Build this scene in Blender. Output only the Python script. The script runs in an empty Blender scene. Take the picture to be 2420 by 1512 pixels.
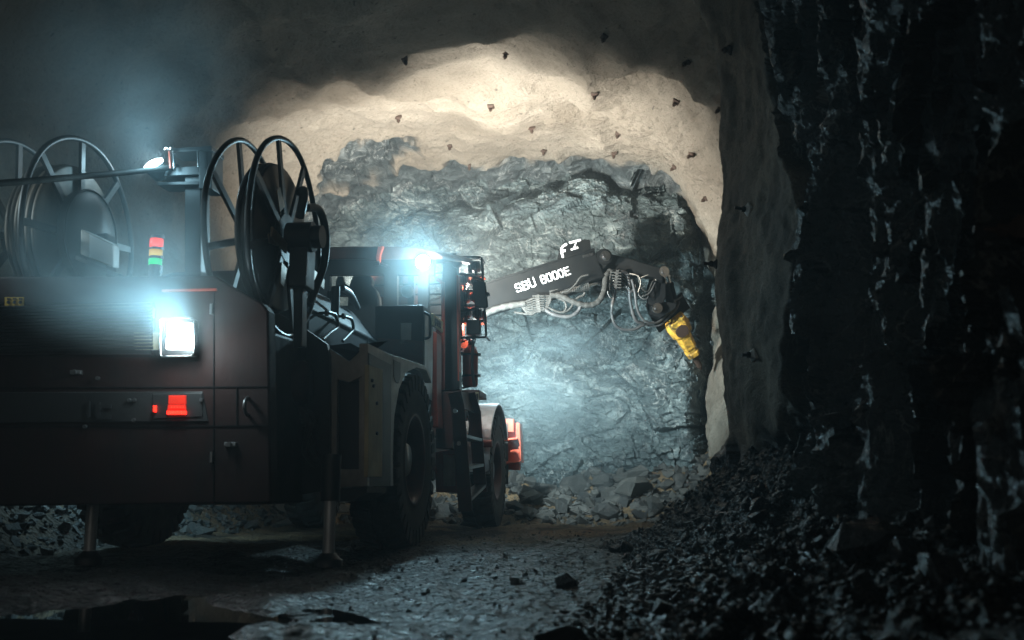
import bpy, bmesh, math, random
import numpy as np
from mathutils import Vector, Matrix
from mathutils.bvhtree import BVHTree

random.seed(7)
SC = bpy.context.scene
COL = SC.collection
R = math.radians

# ------------------------------------------------------------------ camera
FPX, PITCH, YAW, CH = 2353.0, R(9.74), R(7.7), 0.44
cam_d = bpy.data.cameras.new("camera")
cam_d.lens = 35.0
cam_d.sensor_width = 36.0
cam_d.clip_end = 500
cam_d.dof.use_dof = True
cam_d.dof.focus_distance = 12.0
cam_d.dof.aperture_fstop = 2.8
cam = bpy.data.objects.new("camera", cam_d)
COL.objects.link(cam)
cam.location = (0, 0, CH)
cam.rotation_euler = (math.pi / 2 + PITCH, 0, 0)
SC.camera = cam

# ------------------------------------------------------------------ world (underground: almost no ambient light)
W = bpy.data.worlds.new("World")
SC.world = W
W.use_nodes = True
W.node_tree.nodes["Background"].inputs[0].default_value = (1.0, 0.92, 0.80, 1)
W.node_tree.nodes["Background"].inputs[1].default_value = 0.30

SC.view_settings.view_transform = 'Standard'
SC.view_settings.look = 'None'
SC.view_settings.exposure = 0.0
SC.view_settings.gamma = 1.0
SC.render.engine = 'CYCLES'
SC.cycles.use_denoising = True
SC.cycles.max_bounces = 6
SC.cycles.diffuse_bounces = 2
SC.cycles.glossy_bounces = 3
SC.cycles.transmission_bounces = 4
SC.cycles.volume_bounces = 0
SC.cycles.sample_clamp_indirect = 4.0
SC.cycles.caustics_reflective = False
SC.cycles.caustics_refractive = False

# ------------------------------------------------------------------ frames: the machine stands in its own frame (u right, v forward, z up)
def ray(x, y):
    dx, dy = (x - 1210) / FPX, (756 - y) / FPX
    return Vector((dx, math.cos(PITCH) - dy * math.sin(PITCH), math.sin(PITCH) + dy * math.cos(PITCH)))
CA, SA = math.cos(YAW), math.sin(YAW)
OX, OY = -0.772, 8.15
def loc2(X, Y):
    X, Y = X - OX, Y - OY
    return (X * CA - Y * SA, X * SA + Y * CA)
def L(u, v, z):                                  # machine frame -> world
    return Vector((OX + u * CA + v * SA, OY - u * SA + v * CA, z))
C0 = loc2(0, 0)
def ov(x, y, v):                                 # a sight line met with the plane v = const, in the machine frame
    d = ray(x, y)
    dv = d.x * SA + d.y * CA
    s = (v - C0[1]) / dv
    q = loc2(d.x * s, d.y * s)
    return Vector((q[0], v, CH + d.z * s))
def ou(x, y, u):                                 # the same for u = const
    d = ray(x, y)
    du = d.x * CA - d.y * SA
    s = (u - C0[0]) / du
    q = loc2(d.x * s, d.y * s)
    return Vector((u, q[1], CH + d.z * s))

# ------------------------------------------------------------------ lamps of the place
def spot(name, p, target, power, col, angle, blend=1.0, size=0.05):
    d = bpy.data.lights.new(name, 'SPOT')
    d.energy, d.color, d.spot_size, d.spot_blend, d.shadow_soft_size = power, col, R(angle), blend, size
    o = bpy.data.objects.new(name, d)
    COL.objects.link(o)
    o.location = p
    o.rotation_euler = (Vector(target) - Vector(p)).to_track_quat('-Z', 'Y').to_euler()
    return o
def point(name, p, power, col, size=0.05):
    d = bpy.data.lights.new(name, 'POINT')
    d.energy, d.color, d.shadow_soft_size = power, col, size
    o = bpy.data.objects.new(name, d)
    COL.objects.link(o)
    o.location = p
    return o
WARM, COLD, BLUE = (1.0, 0.955, 0.86), (0.74, 0.95, 1.0), (0.44, 0.82, 1.0)
# front floods: on the lamp rack beside the cab and on the cab's far side, thrown at the roof and the rock face
spot("rack_flood", L(*ov(1105, 650, 3.62)), L(0.35, 6.3, 5.2), 2600, WARM, 142)
spot("cab_flood", L(-1.75, 3.62, 2.95), L(-1.4, 6.4, 5.3), 1250, WARM, 140)
spot("low_flood", L(*ov(1119, 775, 3.60)), L(0.8, 8, 2.1), 2200, COLD, 108)
point("rack_wash", L(*ov(1105, 650, 3.62)), 28, WARM)
point("rack_glow", L(*ov(1106, 684, 3.36)), 5, WARM, .02)
point("rack_glow", L(*ov(1110, 770, 3.40)), 4, WARM, .02)
# lamps that look back
spot("cab_rear_flood", L(*ov(1000, 620, 1.36)), L(.35, -7, .1), 225, BLUE, 138)
point("cab_rear_halo", L(*ov(1000, 620, 1.36)), 32, COLD)
spot("tail_flood", L(*ov(424, 795, -2.68)), L(-2.0, -4.6, 3.6), 55, BLUE, 130)
point("tail_halo", L(*ov(424, 795, -2.72)), 15, COLD)
spot("mast_flood", L(*ov(366, 379, -1.50)), L(-2.2, -2.2, 5.6), 18, BLUE, 120)
point("mast_halo", L(*ov(366, 379, -1.50)), 12, BLUE)
spot("far_side_flood", L(-2.78, 0.9, 1.9), L(-3.7, 1.2, 0.3), 200, BLUE, 150)
spot("added_side_flood", L(-2.98, -2.98, 2.52), L(-1.72, -2.42, 2.05), 75, COLD, 62)  # unseen light put in at the left, aimed to brighten the box plate

# ------------------------------------------------------------------ noise (vectorised)
def h2(ix, iy, iz, s):
    n = (ix.astype(np.int64) * 374761393 + iy.astype(np.int64) * 668265263 + iz.astype(np.int64) * 2147483647 % 1274126177 + s * 974634211) & 0xffffffff
    n = ((n ^ (n >> 13)) * 1274126177) & 0xffffffff
    n = ((n ^ (n >> 16)) * 2246822519) & 0xffffffff
    return ((n ^ (n >> 15)) & 0xffffff) / float(0xffffff)
def vn(x, y, z, s=0):
    ix, iy, iz = np.floor(x), np.floor(y), np.floor(z)
    fx, fy, fz = x - ix, y - iy, z - iz
    fx, fy, fz = [f * f * f * (f * (f * 6 - 15) + 10) for f in (fx, fy, fz)]
    ix, iy, iz = ix.astype(np.int64), iy.astype(np.int64), iz.astype(np.int64)
    r = 0
    for a in (0, 1):
        for b in (0, 1):
            for c in (0, 1):
                w = (fx if a else 1 - fx) * (fy if b else 1 - fy) * (fz if c else 1 - fz)
                r = r + w * h2(ix + a, iy + b, iz + c, s)
    return r * 2 - 1
def fbm(x, y, z, s=0, o=4, g=0.5):
    r, a = 0, 1.0
    for k in range(o):
        r = r + a * vn(x, y, z, s + k * 17)
        x, y, z, a = x * 2.03 + 3.1, y * 2.03 + 1.7, z * 2.03 + 5.3, a * g
    return r
def facets(x, y, s=0, tilt=1.0, step=1.0):
    """A broken-rock relief: every Voronoi cell is a tilted plane with its own height."""
    ix, iy = np.floor(x).astype(np.int64), np.floor(y).astype(np.int64)
    best = np.full(x.shape, 1e9)
    out = np.zeros(x.shape)
    z0 = np.zeros_like(ix)
    for a in (-1, 0, 1):
        for b in (-1, 0, 1):
            cx, cy = ix + a, iy + b
            px, py = cx + h2(cx, cy, z0, s), cy + h2(cx, cy, z0, s + 1)
            d = (x - px) ** 2 + (y - py) ** 2
            hgt = (h2(cx, cy, z0, s + 2) - .5) * step + (x - px) * (h2(cx, cy, z0, s + 3) - .5) * 2 * tilt + (y - py) * (h2(cx, cy, z0, s + 4) - .5) * 2 * tilt
            m = d < best
            best = np.where(m, d, best)
            out = np.where(m, hgt, out)
    return out
def sstep(a, b, x):
    t = np.clip((x - a) / (b - a), 0, 1)
    return t * t * (3 - 2 * t)

# ------------------------------------------------------------------ object helpers
def tag(o, label=None, cat=None, group=None, kind=None):
    for k, v in (('label', label), ('category', cat), ('group', group), ('kind', kind)):
        if v:
            o[k] = v
    return o
def empty(name, locn=(0, 0, 0), rz=0.0):
    o = bpy.data.objects.new(name, None)
    COL.objects.link(o)
    o.location = locn
    o.rotation_euler = (0, 0, rz)
    o.empty_display_size = .1
    return o
def mesh_from(name, V, F, m, parent=None, smooth=False, attr=None):
    me = bpy.data.meshes.new(name)
    me.from_pydata([tuple(v) for v in V] if not isinstance(V, np.ndarray) else V.tolist(), [], F if not isinstance(F, np.ndarray) else F.tolist())
    if attr is not None:
        for k, arr in attr.items():
            at = me.attributes.new(k, 'FLOAT', 'POINT')
            at.data.foreach_set('value', np.asarray(arr, dtype=np.float32).ravel())
    me.materials.append(m)
    if smooth:
        me.polygons.foreach_set('use_smooth', [True] * len(me.polygons))
    me.update()
    o = bpy.data.objects.new(name, me)
    COL.objects.link(o)
    if parent:
        o.parent = parent
    return o
def grid_faces(nr, nc):
    i = np.arange(nr - 1)[:, None] * nc + np.arange(nc - 1)[None, :]
    i = i.ravel()
    return np.stack([i, i + 1, i + nc + 1, i + nc], 1)

class MB:
    def __init__(s):
        s.v, s.f, s.sm = [], [], []
    def add(s, V, F, smooth=False):
        b = len(s.v)
        s.v += [Vector(q) for q in V]
        s.f += [[b + i for i in f] for f in F]
        s.sm += [smooth] * len(F)
        return s
    def box(s, x0, x1, y0, y1, z0, z1):
        V = [(x, y, z) for x in (x0, x1) for y in (y0, y1) for z in (z0, z1)]
        return s.add(V, [(0, 1, 3, 2), (4, 6, 7, 5), (0, 4, 5, 1), (2, 3, 7, 6), (0, 2, 6, 4), (1, 5, 7, 3)])
    def obox(s, c, ax, ay, az):                  # oriented box from centre and three half-axes
        c, ax, ay, az = map(Vector, (c, ax, ay, az))
        V = [c + ax * i + ay * j + az * k for i in (-1, 1) for j in (-1, 1) for k in (-1, 1)]
        return s.add(V, [(0, 1, 3, 2), (4, 6, 7, 5), (0, 4, 5, 1), (2, 3, 7, 6), (0, 2, 6, 4), (1, 5, 7, 3)])
    def prism(s, pts, e):                        # polygon pushed along e
        pts = [Vector(p) for p in pts]
        e = Vector(e)
        n = len(pts)
        V = pts + [p + e for p in pts]
        F = [list(range(n)), list(range(2 * n - 1, n - 1, -1))] + [[(i + 1) % n, i, n + i, n + (i + 1) % n] for i in range(n)]
        return s.add(V, F)
    def bar(s, p0, p1, w, h, up=(0, 0, 1)):      # rectangular bar
        p0, p1 = Vector(p0), Vector(p1)
        d = p1 - p0
        k = d.normalized()
        a = k.cross(Vector(up))
        if a.length < 1e-4:
            a = k.cross(Vector((1, 0, 0)))
        a.normalize()
        b = a.cross(k).normalized()
        return s.obox((p0 + p1) / 2, d / 2, a * w / 2, b * h / 2)
    def cyl(s, p0, p1, r0, r1=None, n=16, cap=True, smooth=True):
        r1 = r0 if r1 is None else r1
        p0, p1 = Vector(p0), Vector(p1)
        k = (p1 - p0).normalized()
        a = k.orthogonal().normalized()
        b = k.cross(a)
        V = []
        for p, r in ((p0, r0), (p1, r1)):
            V += [p + a * (r * math.cos(t)) + b * (r * math.sin(t)) for t in [2 * math.pi * i / n for i in range(n)]]
        s.add(V, [[i, (i + 1) % n, n + (i + 1) % n, n + i] for i in range(n)], smooth)
        if cap:
            s.add(V, [list(range(n - 1, -1, -1)), list(range(n, 2 * n))])
        return s
    def lathe(s, c, axis, prof, n=48, smooth=True, a0=0, a1=2 * math.pi):   # prof: (along axis, radius)
        c, k = Vector(c), Vector(axis).normalized()
        a = k.orthogonal().normalized()
        if abs(k.x) > .9:
            a = Vector((0, 0, 1))
        b = k.cross(a)
        full = abs(a1 - a0 - 2 * math.pi) < 1e-6
        m = n if full else n + 1
        V = []
        for i in range(m):
            t = a0 + (a1 - a0) * i / n
            e = a * math.cos(t) + b * math.sin(t)
            V += [c + k * x + e * r for x, r in prof]
        q = len(prof)
        F = []
        for i in range(n):
            j = (i + 1) % m
            for t in range(q - 1):
                F.append([i * q + t, j * q + t, j * q + t + 1, i * q + t + 1])
        return s.add(V, F, smooth)
    def tube(s, pts, r, n=8, closed=False, sub=0):
        pts = [Vector(p) for p in pts]
        if sub:
            pts = spline(pts, sub, closed)
        m = len(pts)
        rr = r if isinstance(r, (list, tuple)) else [r] * m
        V = []
        a = None
        for i, p in enumerate(pts):
            q0 = pts[(i - 1) % m] if (i > 0 or closed) else p
            q1 = pts[(i + 1) % m] if (i < m - 1 or closed) else p
            k = (q1 - q0).normalized()
            a = (a - k * a.dot(k)).normalized() if a is not None and (a - k * a.dot(k)).length > 1e-5 else k.orthogonal().normalized()
            b = k.cross(a)
            V += [p + a * (rr[i] * math.cos(2 * math.pi * j / n)) + b * (rr[i] * math.sin(2 * math.pi * j / n)) for j in range(n)]
        F = []
        for i in range(m if closed else m - 1):
            i2 = (i + 1) % m
            F += [[i * n + j, i * n + (j + 1) % n, i2 * n + (j + 1) % n, i2 * n + j] for j in range(n)]
        s.add(V, F, True)
        if not closed:
            s.add(V[:n], [list(range(n - 1, -1, -1))])
            s.add(V[-n:], [list(range(n))])
        return s
    def build(s, name, m, parent=None, bevel=0.0, label=None):
        me = bpy.data.meshes.new(name)
        me.from_pydata([tuple(v) for v in s.v], [], s.f)
        me.materials.append(m)
        me.polygons.foreach_set('use_smooth', s.sm)
        me.update()
        bm = bmesh.new()
        bm.from_mesh(me)
        bmesh.ops.recalc_face_normals(bm, faces=bm.faces)
        bm.to_mesh(me)
        bm.free()
        o = bpy.data.objects.new(name, me)
        COL.objects.link(o)
        if parent:
            o.parent = parent
        if bevel:
            b = o.modifiers.new('bevel', 'BEVEL')
            b.width, b.segments, b.limit_method, b.angle_limit = bevel, 2, 'ANGLE', R(40)
        if label:
            o['label'] = label
        return o
def spline(P, sub, closed=False):
    out, m = [], len(P)
    for i in range(m if closed else m - 1):
        p0 = P[(i - 1) % m] if (i > 0 or closed) else P[i]
        p1, p2 = P[i], P[(i + 1) % m]
        p3 = P[(i + 2) % m] if (i + 2 < m or closed) else p2
        for k in range(sub):
            t = k / sub
            out.append(.5 * ((2 * p1) + (p2 - p0) * t + (2 * p0 - 5 * p1 + 4 * p2 - p3) * t * t + (3 * p1 - p0 - 3 * p2 + p3) * t ** 3))
    if not closed:
        out.append(P[-1])
    return out

# ------------------------------------------------------------------ materials
class NT:
    def __init__(s, name):
        s.m = bpy.data.materials.new(name)
        s.m.use_nodes = True
        s.t = s.m.node_tree
        s.b = s.t.nodes["Principled BSDF"]
    def n(s, t, **k):
        o = s.t.nodes.new(t)
        for a, v in k.items():
            setattr(o, a, v)
        return o
    def l(s, a, b):
        s.t.links.new(a, b)
    def coord(s, scale=(1, 1, 1), rot=(0, 0, 0)):
        g = s.n('ShaderNodeNewGeometry') if False else s.n('ShaderNodeTexCoord')
        mp = s.n('ShaderNodeMapping')
        mp.inputs['Scale'].default_value = scale
        mp.inputs['Rotation'].default_value = rot
        s.l(g.outputs['Object'], mp.inputs['Vector'])
        return mp.outputs[0]
    def noise(s, vec, scale, detail=6, rough=.55, dist=0.0):
        n = s.n('ShaderNodeTexNoise')
        n.inputs['Scale'].default_value, n.inputs['Detail'].default_value = scale, detail
        n.inputs['Roughness'].default_value, n.inputs['Distortion'].default_value = rough, dist
        s.l(vec, n.inputs['Vector'])
        return n.outputs['Fac']
    def voro(s, vec, scale, feature='F1', out='Distance'):
        n = s.n('ShaderNodeTexVoronoi', feature=feature)
        n.inputs['Scale'].default_value = scale
        s.l(vec, n.inputs['Vector'])
        return n.outputs[out]
    def ramp(s, fac, stops):
        r = s.n('ShaderNodeValToRGB')
        e = r.color_ramp.elements
        while len(e) < len(stops):
            e.new(.5)
        for q, (p, c) in zip(e, stops):
            q.position = p
            q.color = (c, c, c, 1) if not isinstance(c, tuple) else c + (1,)
        s.l(fac, r.inputs[0])
        return r.outputs[0]
    def mix(s, f, a, b, mode='MIX'):
        x = s.n('ShaderNodeMix', data_type='RGBA', blend_type=mode)
        for val, k in ((f, 0), (a, 6), (b, 7)):
            if isinstance(val, (int, float)):
                x.inputs[k].default_value = val if k == 0 else (val, val, val, 1)
            elif isinstance(val, tuple):
                x.inputs[k].default_value = val + (1,)
            else:
                s.l(val, x.inputs[k])
        return x.outputs[2]
    def math(s, op, a, b=0.0):
        x = s.n('ShaderNodeMath', operation=op)
        for i, val in enumerate((a, b)):
            if isinstance(val, (int, float)):
                x.inputs[i].default_value = val
            else:
                s.l(val, x.inputs[i])
        return x.outputs[0]
    def attr(s, name):
        a = s.n('ShaderNodeAttribute', attribute_name=name)
        return a.outputs['Fac']
    def bump(s, h, dist=.02, strength=1.0, prev=None):
        b = s.n('ShaderNodeBump')
        b.inputs['Distance'].default_value, b.inputs['Strength'].default_value = dist, strength
        s.l(h, b.inputs['Height'])
        if prev is not None:
            s.l(prev, b.inputs['Normal'])
        return b.outputs[0]
    def set(s, **k):
        for a, v in k.items():
            i = s.b.inputs[a.replace('_', ' ')]
            if isinstance(v, (int, float)):
                i.default_value = v
            elif isinstance(v, tuple):
                i.default_value = v + (1,)
            else:
                s.l(v, i)
        return s.m

def paint(name, col, rough=.45, metal=0.0, dirt=.5, dcol=(.035, .033, .03), scale=3.0, bump=.0015, spec=.5):
    t = NT(name)
    t.b.inputs['Specular IOR Level'].default_value = spec
    c = t.coord()
    n1 = t.noise(c, scale, 8, .65, .4)
    n2 = t.noise(t.coord((1, 1, .25)), scale * 6, 6, .7)
    f = t.math('MULTIPLY', t.ramp(n1, [(.36, 0.0), (.68, 1.0)]), dirt)
    f2 = t.math('MULTIPLY', t.ramp(n2, [(.5, 0.0), (.72, 1.0)]), dirt * .8)
    base = t.mix(f, col, dcol)
    base = t.mix(f2, base, dcol)
    rg = t.math('ADD', t.math('MULTIPLY', n1, .35), rough - .12)
    return t.set(Base_Color=base, Roughness=rg, Metallic=metal, Normal=t.bump(n2, bump, .6))
def emit(name, col, strength):
    t = NT(name)
    t.b.inputs['Emission Color'].default_value = col + (1,)
    n = t.noise(t.coord(), 60, 2)
    t.l(t.math('MULTIPLY', t.ramp(n, [(.2, .85), (.7, 1.0)]), strength), t.b.inputs['Emission Strength'])
    return t.set(Base_Color=tuple(.7 * q for q in col), Roughness=.3)

M = {}
M['red'] = paint('red_paint', (.42, .055, .022), .42, 0, .55)
M['darkred'] = paint('dirty_red_paint', (.13, .030, .018), .5, 0, .75)
M['bright_red'] = paint('orange_red_paint', (.62, .085, .03), .4, 0, .25)
M['rear'] = paint('rear_shaded_red_paint', (.026, .0085, .007), .6, 0, .7, (.008, .008, .008), 2.0, .004, .15)  # the machine's red, darkened so the rear body carries its shade
M['grey'] = paint('grey_paint', (.50, .47, .43), .4, .1, .45)
M['silver'] = paint('worn_silver_paint', (.52, .55, .58), .38, .25, .4, (.08, .08, .08))
M['black'] = paint('black_paint', (.018, .019, .021), .42, .1, .4)
M['matt'] = paint('matt_dirty_black', (.010, .010, .011), .9, 0, .4, (.02, .02, .02), 3.0, .002, .0)
M['steel'] = paint('steel', (.30, .31, .32), .3, .9, .4)
M['chrome'] = paint('chromed_steel', (.65, .66, .67), .16, 1.0, .15)
M['leg'] = paint('greased_steel', (.58, .61, .63), .28, .25, .2)
M['rubber'] = paint('tyre_rubber', (.030, .028, .026), .8, 0, .8, (.085, .075, .062), 5.0, .004)
M['hose'] = paint('hose_rubber', (.028, .028, .03), .38, 0, .5, (.09, .09, .085))
M['wrap'] = paint('dusty_wrapped_hose', (.036, .036, .034), .65, 0, .65, (.012, .012, .011), 14.0, .006, .2)
M['hood'] = paint('grey_hood_paint', (.040, .042, .046), .6, 0, .5, (.018, .018, .018), 3.0, .0015, .05)
M['coil'] = paint('brown_drum', (.13, .10, .075), .5, .2, .5)
M['boom'] = paint('boom_black_paint', (.002, .0024, .0028), .6, 0, .6, (.006, .006, .0056), 3.0, .002, .08)
M['yellow'] = paint('worn_yellow_paint', (.90, .50, .065), .42, 0, .95, (.05, .038, .02), 11.0, .006)
M['cream'] = paint('pale_yellow_plate', (.78, .68, .42), .5, 0, .35, (.12, .09, .05), 4.0)
M['white'] = paint('white_lettering', (.44, .45, .445), .6, 0, .45, (.16, .16, .155), 14.0, .0015, .1)
M['thin'] = paint('pale_hose', (.30, .26, .22), .5)
M['plate'] = paint('pale_plate', (.72, .74, .74), .5, 0, .2, (.3, .3, .3))
M['label'] = paint('yellow_label', (.70, .45, .05), .5, 0, .2)
M['rust'] = paint('rusty_steel', (.055, .032, .022), .7, .3, .6, (.05, .03, .02), 20.0)
M['foil'] = paint('drum_copper', (.40, .27, .17), .4, .5, .4)
M['lamp_white'] = emit('lamp_lens_glow', (.9, .97, 1.0), 40.0)
M['red_glow'] = emit('tail_lamp_glow', (1.0, .02, .01), 5.0)
M['red_dim'] = emit('tail_lamp_dim', (1.0, .04, .02), .35)
M['sig_red'] = emit('signal_red', (1.0, .06, .04), 1.7)
M['sig_yellow'] = emit('signal_yellow', (.85, .50, .05), .75)
M['sig_green'] = emit('signal_green', (.01, .75, .22), .8)
def glass():
    t = NT('cab_glass')
    n = t.noise(t.coord(), 4, 6)
    t.b.inputs['Transmission Weight'].default_value = 1.0
    t.b.inputs['IOR'].default_value = 1.02
    t.b.inputs['Alpha'].default_value = .18
    return t.set(Base_Color=(.75, .88, .85), Roughness=t.math('MULTIPLY', n, .1))
M['glass'] = glass()

def rock_nodes(t, dark, mid, pale, scale=1.0, palef=(.52, .74), rot=(0, .5, 0), vein=.5):
    c = t.coord((1, 1, 1))
    cs = t.coord((.7, 1, 1.5), rot)
    big = t.noise(cs, .8 * scale, 5, .55, .8)
    med = t.noise(cs, 1.9 * scale, 10, .68, 1.8)
    fine = t.noise(c, 16 * scale, 8, .7)
    col = t.mix(t.ramp(med, [(.33, 0.0), (.62, 1.0)]), dark, mid)
    pf = t.math('MULTIPLY', t.ramp(med, [(palef[0], 0.0), (palef[1], 1.0)]), t.ramp(big, [(.42, .12), (.62, 1.0)]))
    col = t.mix(pf, col, pale)
    col = t.mix(t.ramp(fine, [(.3, .65), (.65, 0.0)]), col, (.02, .024, .026))
    v = t.noise(t.coord((1, 1, .7), (.3, .9, .2)), 1.6 * scale, 5, .6, 1.6)
    v = t.math('ABSOLUTE', t.math('SUBTRACT', v, .5))
    vm = t.math('MULTIPLY', t.ramp(v, [(.0, 1.0), (.012, 0.0)]), t.ramp(big, [(.4, 0.0), (.6, vein)]))
    col = t.mix(vm, col, (.62, .64, .62))
    return c, col, big, med, fine
def rock_face_mat():
    t = NT('fractured_rock')
    c, col, big, med, fine = rock_nodes(t, (.014, .023, .027), (.13, .18, .186), (.60, .68, .67))
    n = t.bump(med, .10, .8)
    n = t.bump(t.noise(t.coord((.6, 1, 2.2), (0, .55, 0)), 7, 7, .65, 1.5), .05, .8, n)
    n = t.bump(fine, .018, .9, n)
    return t.set(Base_Color=col, Roughness=t.ramp(fine, [(.35, .28), (.65, .7)]), Normal=n)
def wall_rock_mat():
    t = NT('dark_wet_rock')
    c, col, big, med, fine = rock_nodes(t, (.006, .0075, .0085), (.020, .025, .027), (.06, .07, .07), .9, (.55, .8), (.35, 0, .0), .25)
    shot = t.attr('shot')
    g = t.noise(c, 60, 6, .7)
    scol = t.mix(t.ramp(t.noise(c, 2.2, 6), [(.35, 0.0), (.65, 1.0)]), (.07, .058, .043), (.17, .138, .10))
    scol = t.mix(t.ramp(g, [(.35, .8), (.6, 0.0)]), scol, (.03, .027, .024))
    col = t.mix(shot, col, scol)
    n = t.bump(med, .06, .7)
    n = t.bump(t.voro(t.coord((1, 1, .35)), 5.0, 'F1'), .035, .6, n)
    n = t.bump(fine, .012, .8, n)
    n = t.bump(g, .012, .9, n)
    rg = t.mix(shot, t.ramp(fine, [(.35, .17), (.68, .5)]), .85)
    return t.set(Base_Color=col, Roughness=rg, Normal=n)
def vault_mat():
    t = NT('shotcrete')
    c = t.coord()
    big = t.noise(c, .55, 6, .6, .5)
    g = t.noise(c, 26, 8, .75)
    g2 = t.noise(c, 9, 6, .7)
    col = t.mix(t.ramp(big, [(.33, 0.0), (.66, 1.0)]), (.165, .14, .108), (.29, .258, .213))
    col = t.mix(t.ramp(g, [(.33, .55), (.52, 0.0)]), col, (.10, .075, .05))
    pit = t.noise(c, 13, 3, .5)
    col = t.mix(t.ramp(pit, [(.26, .85), (.33, 0.0)]), col, (.05, .04, .03))
    _, rcol, _, med, fine = rock_nodes(t, (.018, .025, .029), (.09, .115, .12), (.42, .45, .44))
    m = t.attr('rock')
    col = t.mix(m, col, rcol)
    n = t.bump(g2, .07, .85)
    n = t.bump(g, .04, 1.0, n)
    n = t.bump(t.math('MULTIPLY', med, m), .1, .8, n)
    return t.set(Base_Color=col, Roughness=t.mix(m, .9, .5), Normal=n)
def ground_mat():
    t = NT('wet_mud_and_grit')
    t.b.inputs['Specular IOR Level'].default_value = .15
    c = t.coord()
    big = t.noise(c, .8, 6, .6, .4)
    g = t.noise(c, 38, 8, .75)
    st = t.voro(c, 30, 'F1')
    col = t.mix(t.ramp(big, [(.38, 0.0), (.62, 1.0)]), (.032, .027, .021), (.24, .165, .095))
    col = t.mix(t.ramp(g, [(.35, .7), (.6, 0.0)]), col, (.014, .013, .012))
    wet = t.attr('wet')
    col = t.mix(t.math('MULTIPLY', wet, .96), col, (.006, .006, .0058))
    n = t.bump(t.noise(c, 7, 6, .65), .05, .5)
    n = t.bump(st, .03, .8, n)
    n = t.bump(g, .018, .9, n)
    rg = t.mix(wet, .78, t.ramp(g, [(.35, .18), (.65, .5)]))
    return t.set(Base_Color=col, Roughness=rg, Normal=n)
def stone_mat(name, a, b, pale, rough):
    t = NT(name)
    c = t.coord()
    isl = t.n('ShaderNodeNewGeometry').outputs['Random Per Island']
    n1 = t.noise(c, 9, 8, .7, .6)
    col = t.mix(isl, a, b)
    col = t.mix(t.ramp(n1, [(.5, 0.0), (.8, .7)]), col, pale)
    n2 = t.noise(c, 45, 6, .7)
    return t.set(Base_Color=col, Roughness=t.ramp(n1, [(.3, rough - .15), (.7, rough + .2)]), Normal=t.bump(n2, .02, .8, t.bump(n1, .05, .6)))
M['face'], M['wallrock'], M['vault'], M['ground'] = rock_face_mat(), wall_rock_mat(), vault_mat(), ground_mat()
M['stone'] = stone_mat('broken_stone', (.014, .017, .018), (.068, .068, .062), (.14, .132, .12), .6)
M['wetstone'] = stone_mat('wet_dark_stone', (.006, .007, .008), (.022, .026, .028), (.06, .065, .066), .28)
def water_mat():
    t = NT('muddy_water')
    n = t.noise(t.coord(), 2.5, 3, .5)
    return t.set(Base_Color=(.006, .006, .006), Roughness=.02, Normal=t.bump(n, .004, .12))
M['water'] = water_mat()
# ================================================================== THE SETTING
# ---- right pillar profile (world X of the wall at a given world Y)
WY = [-6, 0, 2.5, 3.4, 4.2, 5.0, 6.0, 6.9, 7.5, 8.0, 8.35, 8.8, 9.3, 10.2, 12]
WX = [1.6, 1.68, 1.76, 1.84, 1.93, 2.0, 2.07, 2.10, 2.04, 1.94, 1.91, 2.08, 2.45, 2.9, 3.3]
def bank_h(Y):
    return np.interp(Y, [-6, 3, 5, 7, 8.2, 9.5, 14], [.22, .26, .38, .66, .78, .35, .5])
def bank_w(Y):
    return np.interp(Y, [-6, 3, 5, 7, 8.2, 9.5, 14], [1.7, 1.65, 1.45, 1.25, 1.15, .8, 1.0])

def ground_z(X, Y):
    X, Y = np.asarray(X, float), np.asarray(Y, float)
    U, V = (X - OX) * CA - (Y - OY) * SA, (X - OX) * SA + (Y - OY) * CA
    z0 = np.zeros_like(X)
    z = .035 * fbm(X * .9, Y * .9, z0, 5, 4) + .018 * fbm(X * 5, Y * 5, z0, 9, 4, .6)
    wall = np.interp(Y, WY, WX)
    t = np.clip(1 - (wall - X) / bank_w(Y), 0, 1.3)
    lump = 1 + .22 * fbm(X * 2.2, Y * 2.2, z0, 31, 3)
    z = z + bank_h(Y) * t ** 1.45 * lump
    z = z + .05 * np.clip(t * 3, 0, 1) * fbm(X * 7, Y * 7, z0, 33, 4, .65)
    tl = np.clip((-2.75 - U) / 1.1, 0, 1.2)                      # bank at the left wall
    z = z + .75 * tl ** 1.2 * (1 + .3 * fbm(X * 2, Y * 2, z0, 41, 3))
    tf = np.clip((V - 5.5) / 2.3, 0, 1.2)                        # bank at the face
    z = z + .58 * tf ** 1.3 * (1 + .35 * fbm(X * 1.6, Y * 1.6, z0, 47, 3))
    # two wheel ruts and the basin of the puddle
    for uc in (-.2, -2.4):
        z = z - .03 * np.exp(-((U - uc) / .22) ** 2)
    pud = sstep(.05, .45, puddle(X, Y))
    z = z * (1 - .8 * pud) - .05 * pud
    return z
def puddle(X, Y):
    z0 = np.zeros_like(X)
    d = np.sqrt(((X + 2.05) / 1.7) ** 2 + ((Y - 3.3) / 1.3) ** 2)
    return 1.0 - d + .32 * fbm(X * 1.3, Y * 1.9, z0, 61, 4)

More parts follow.
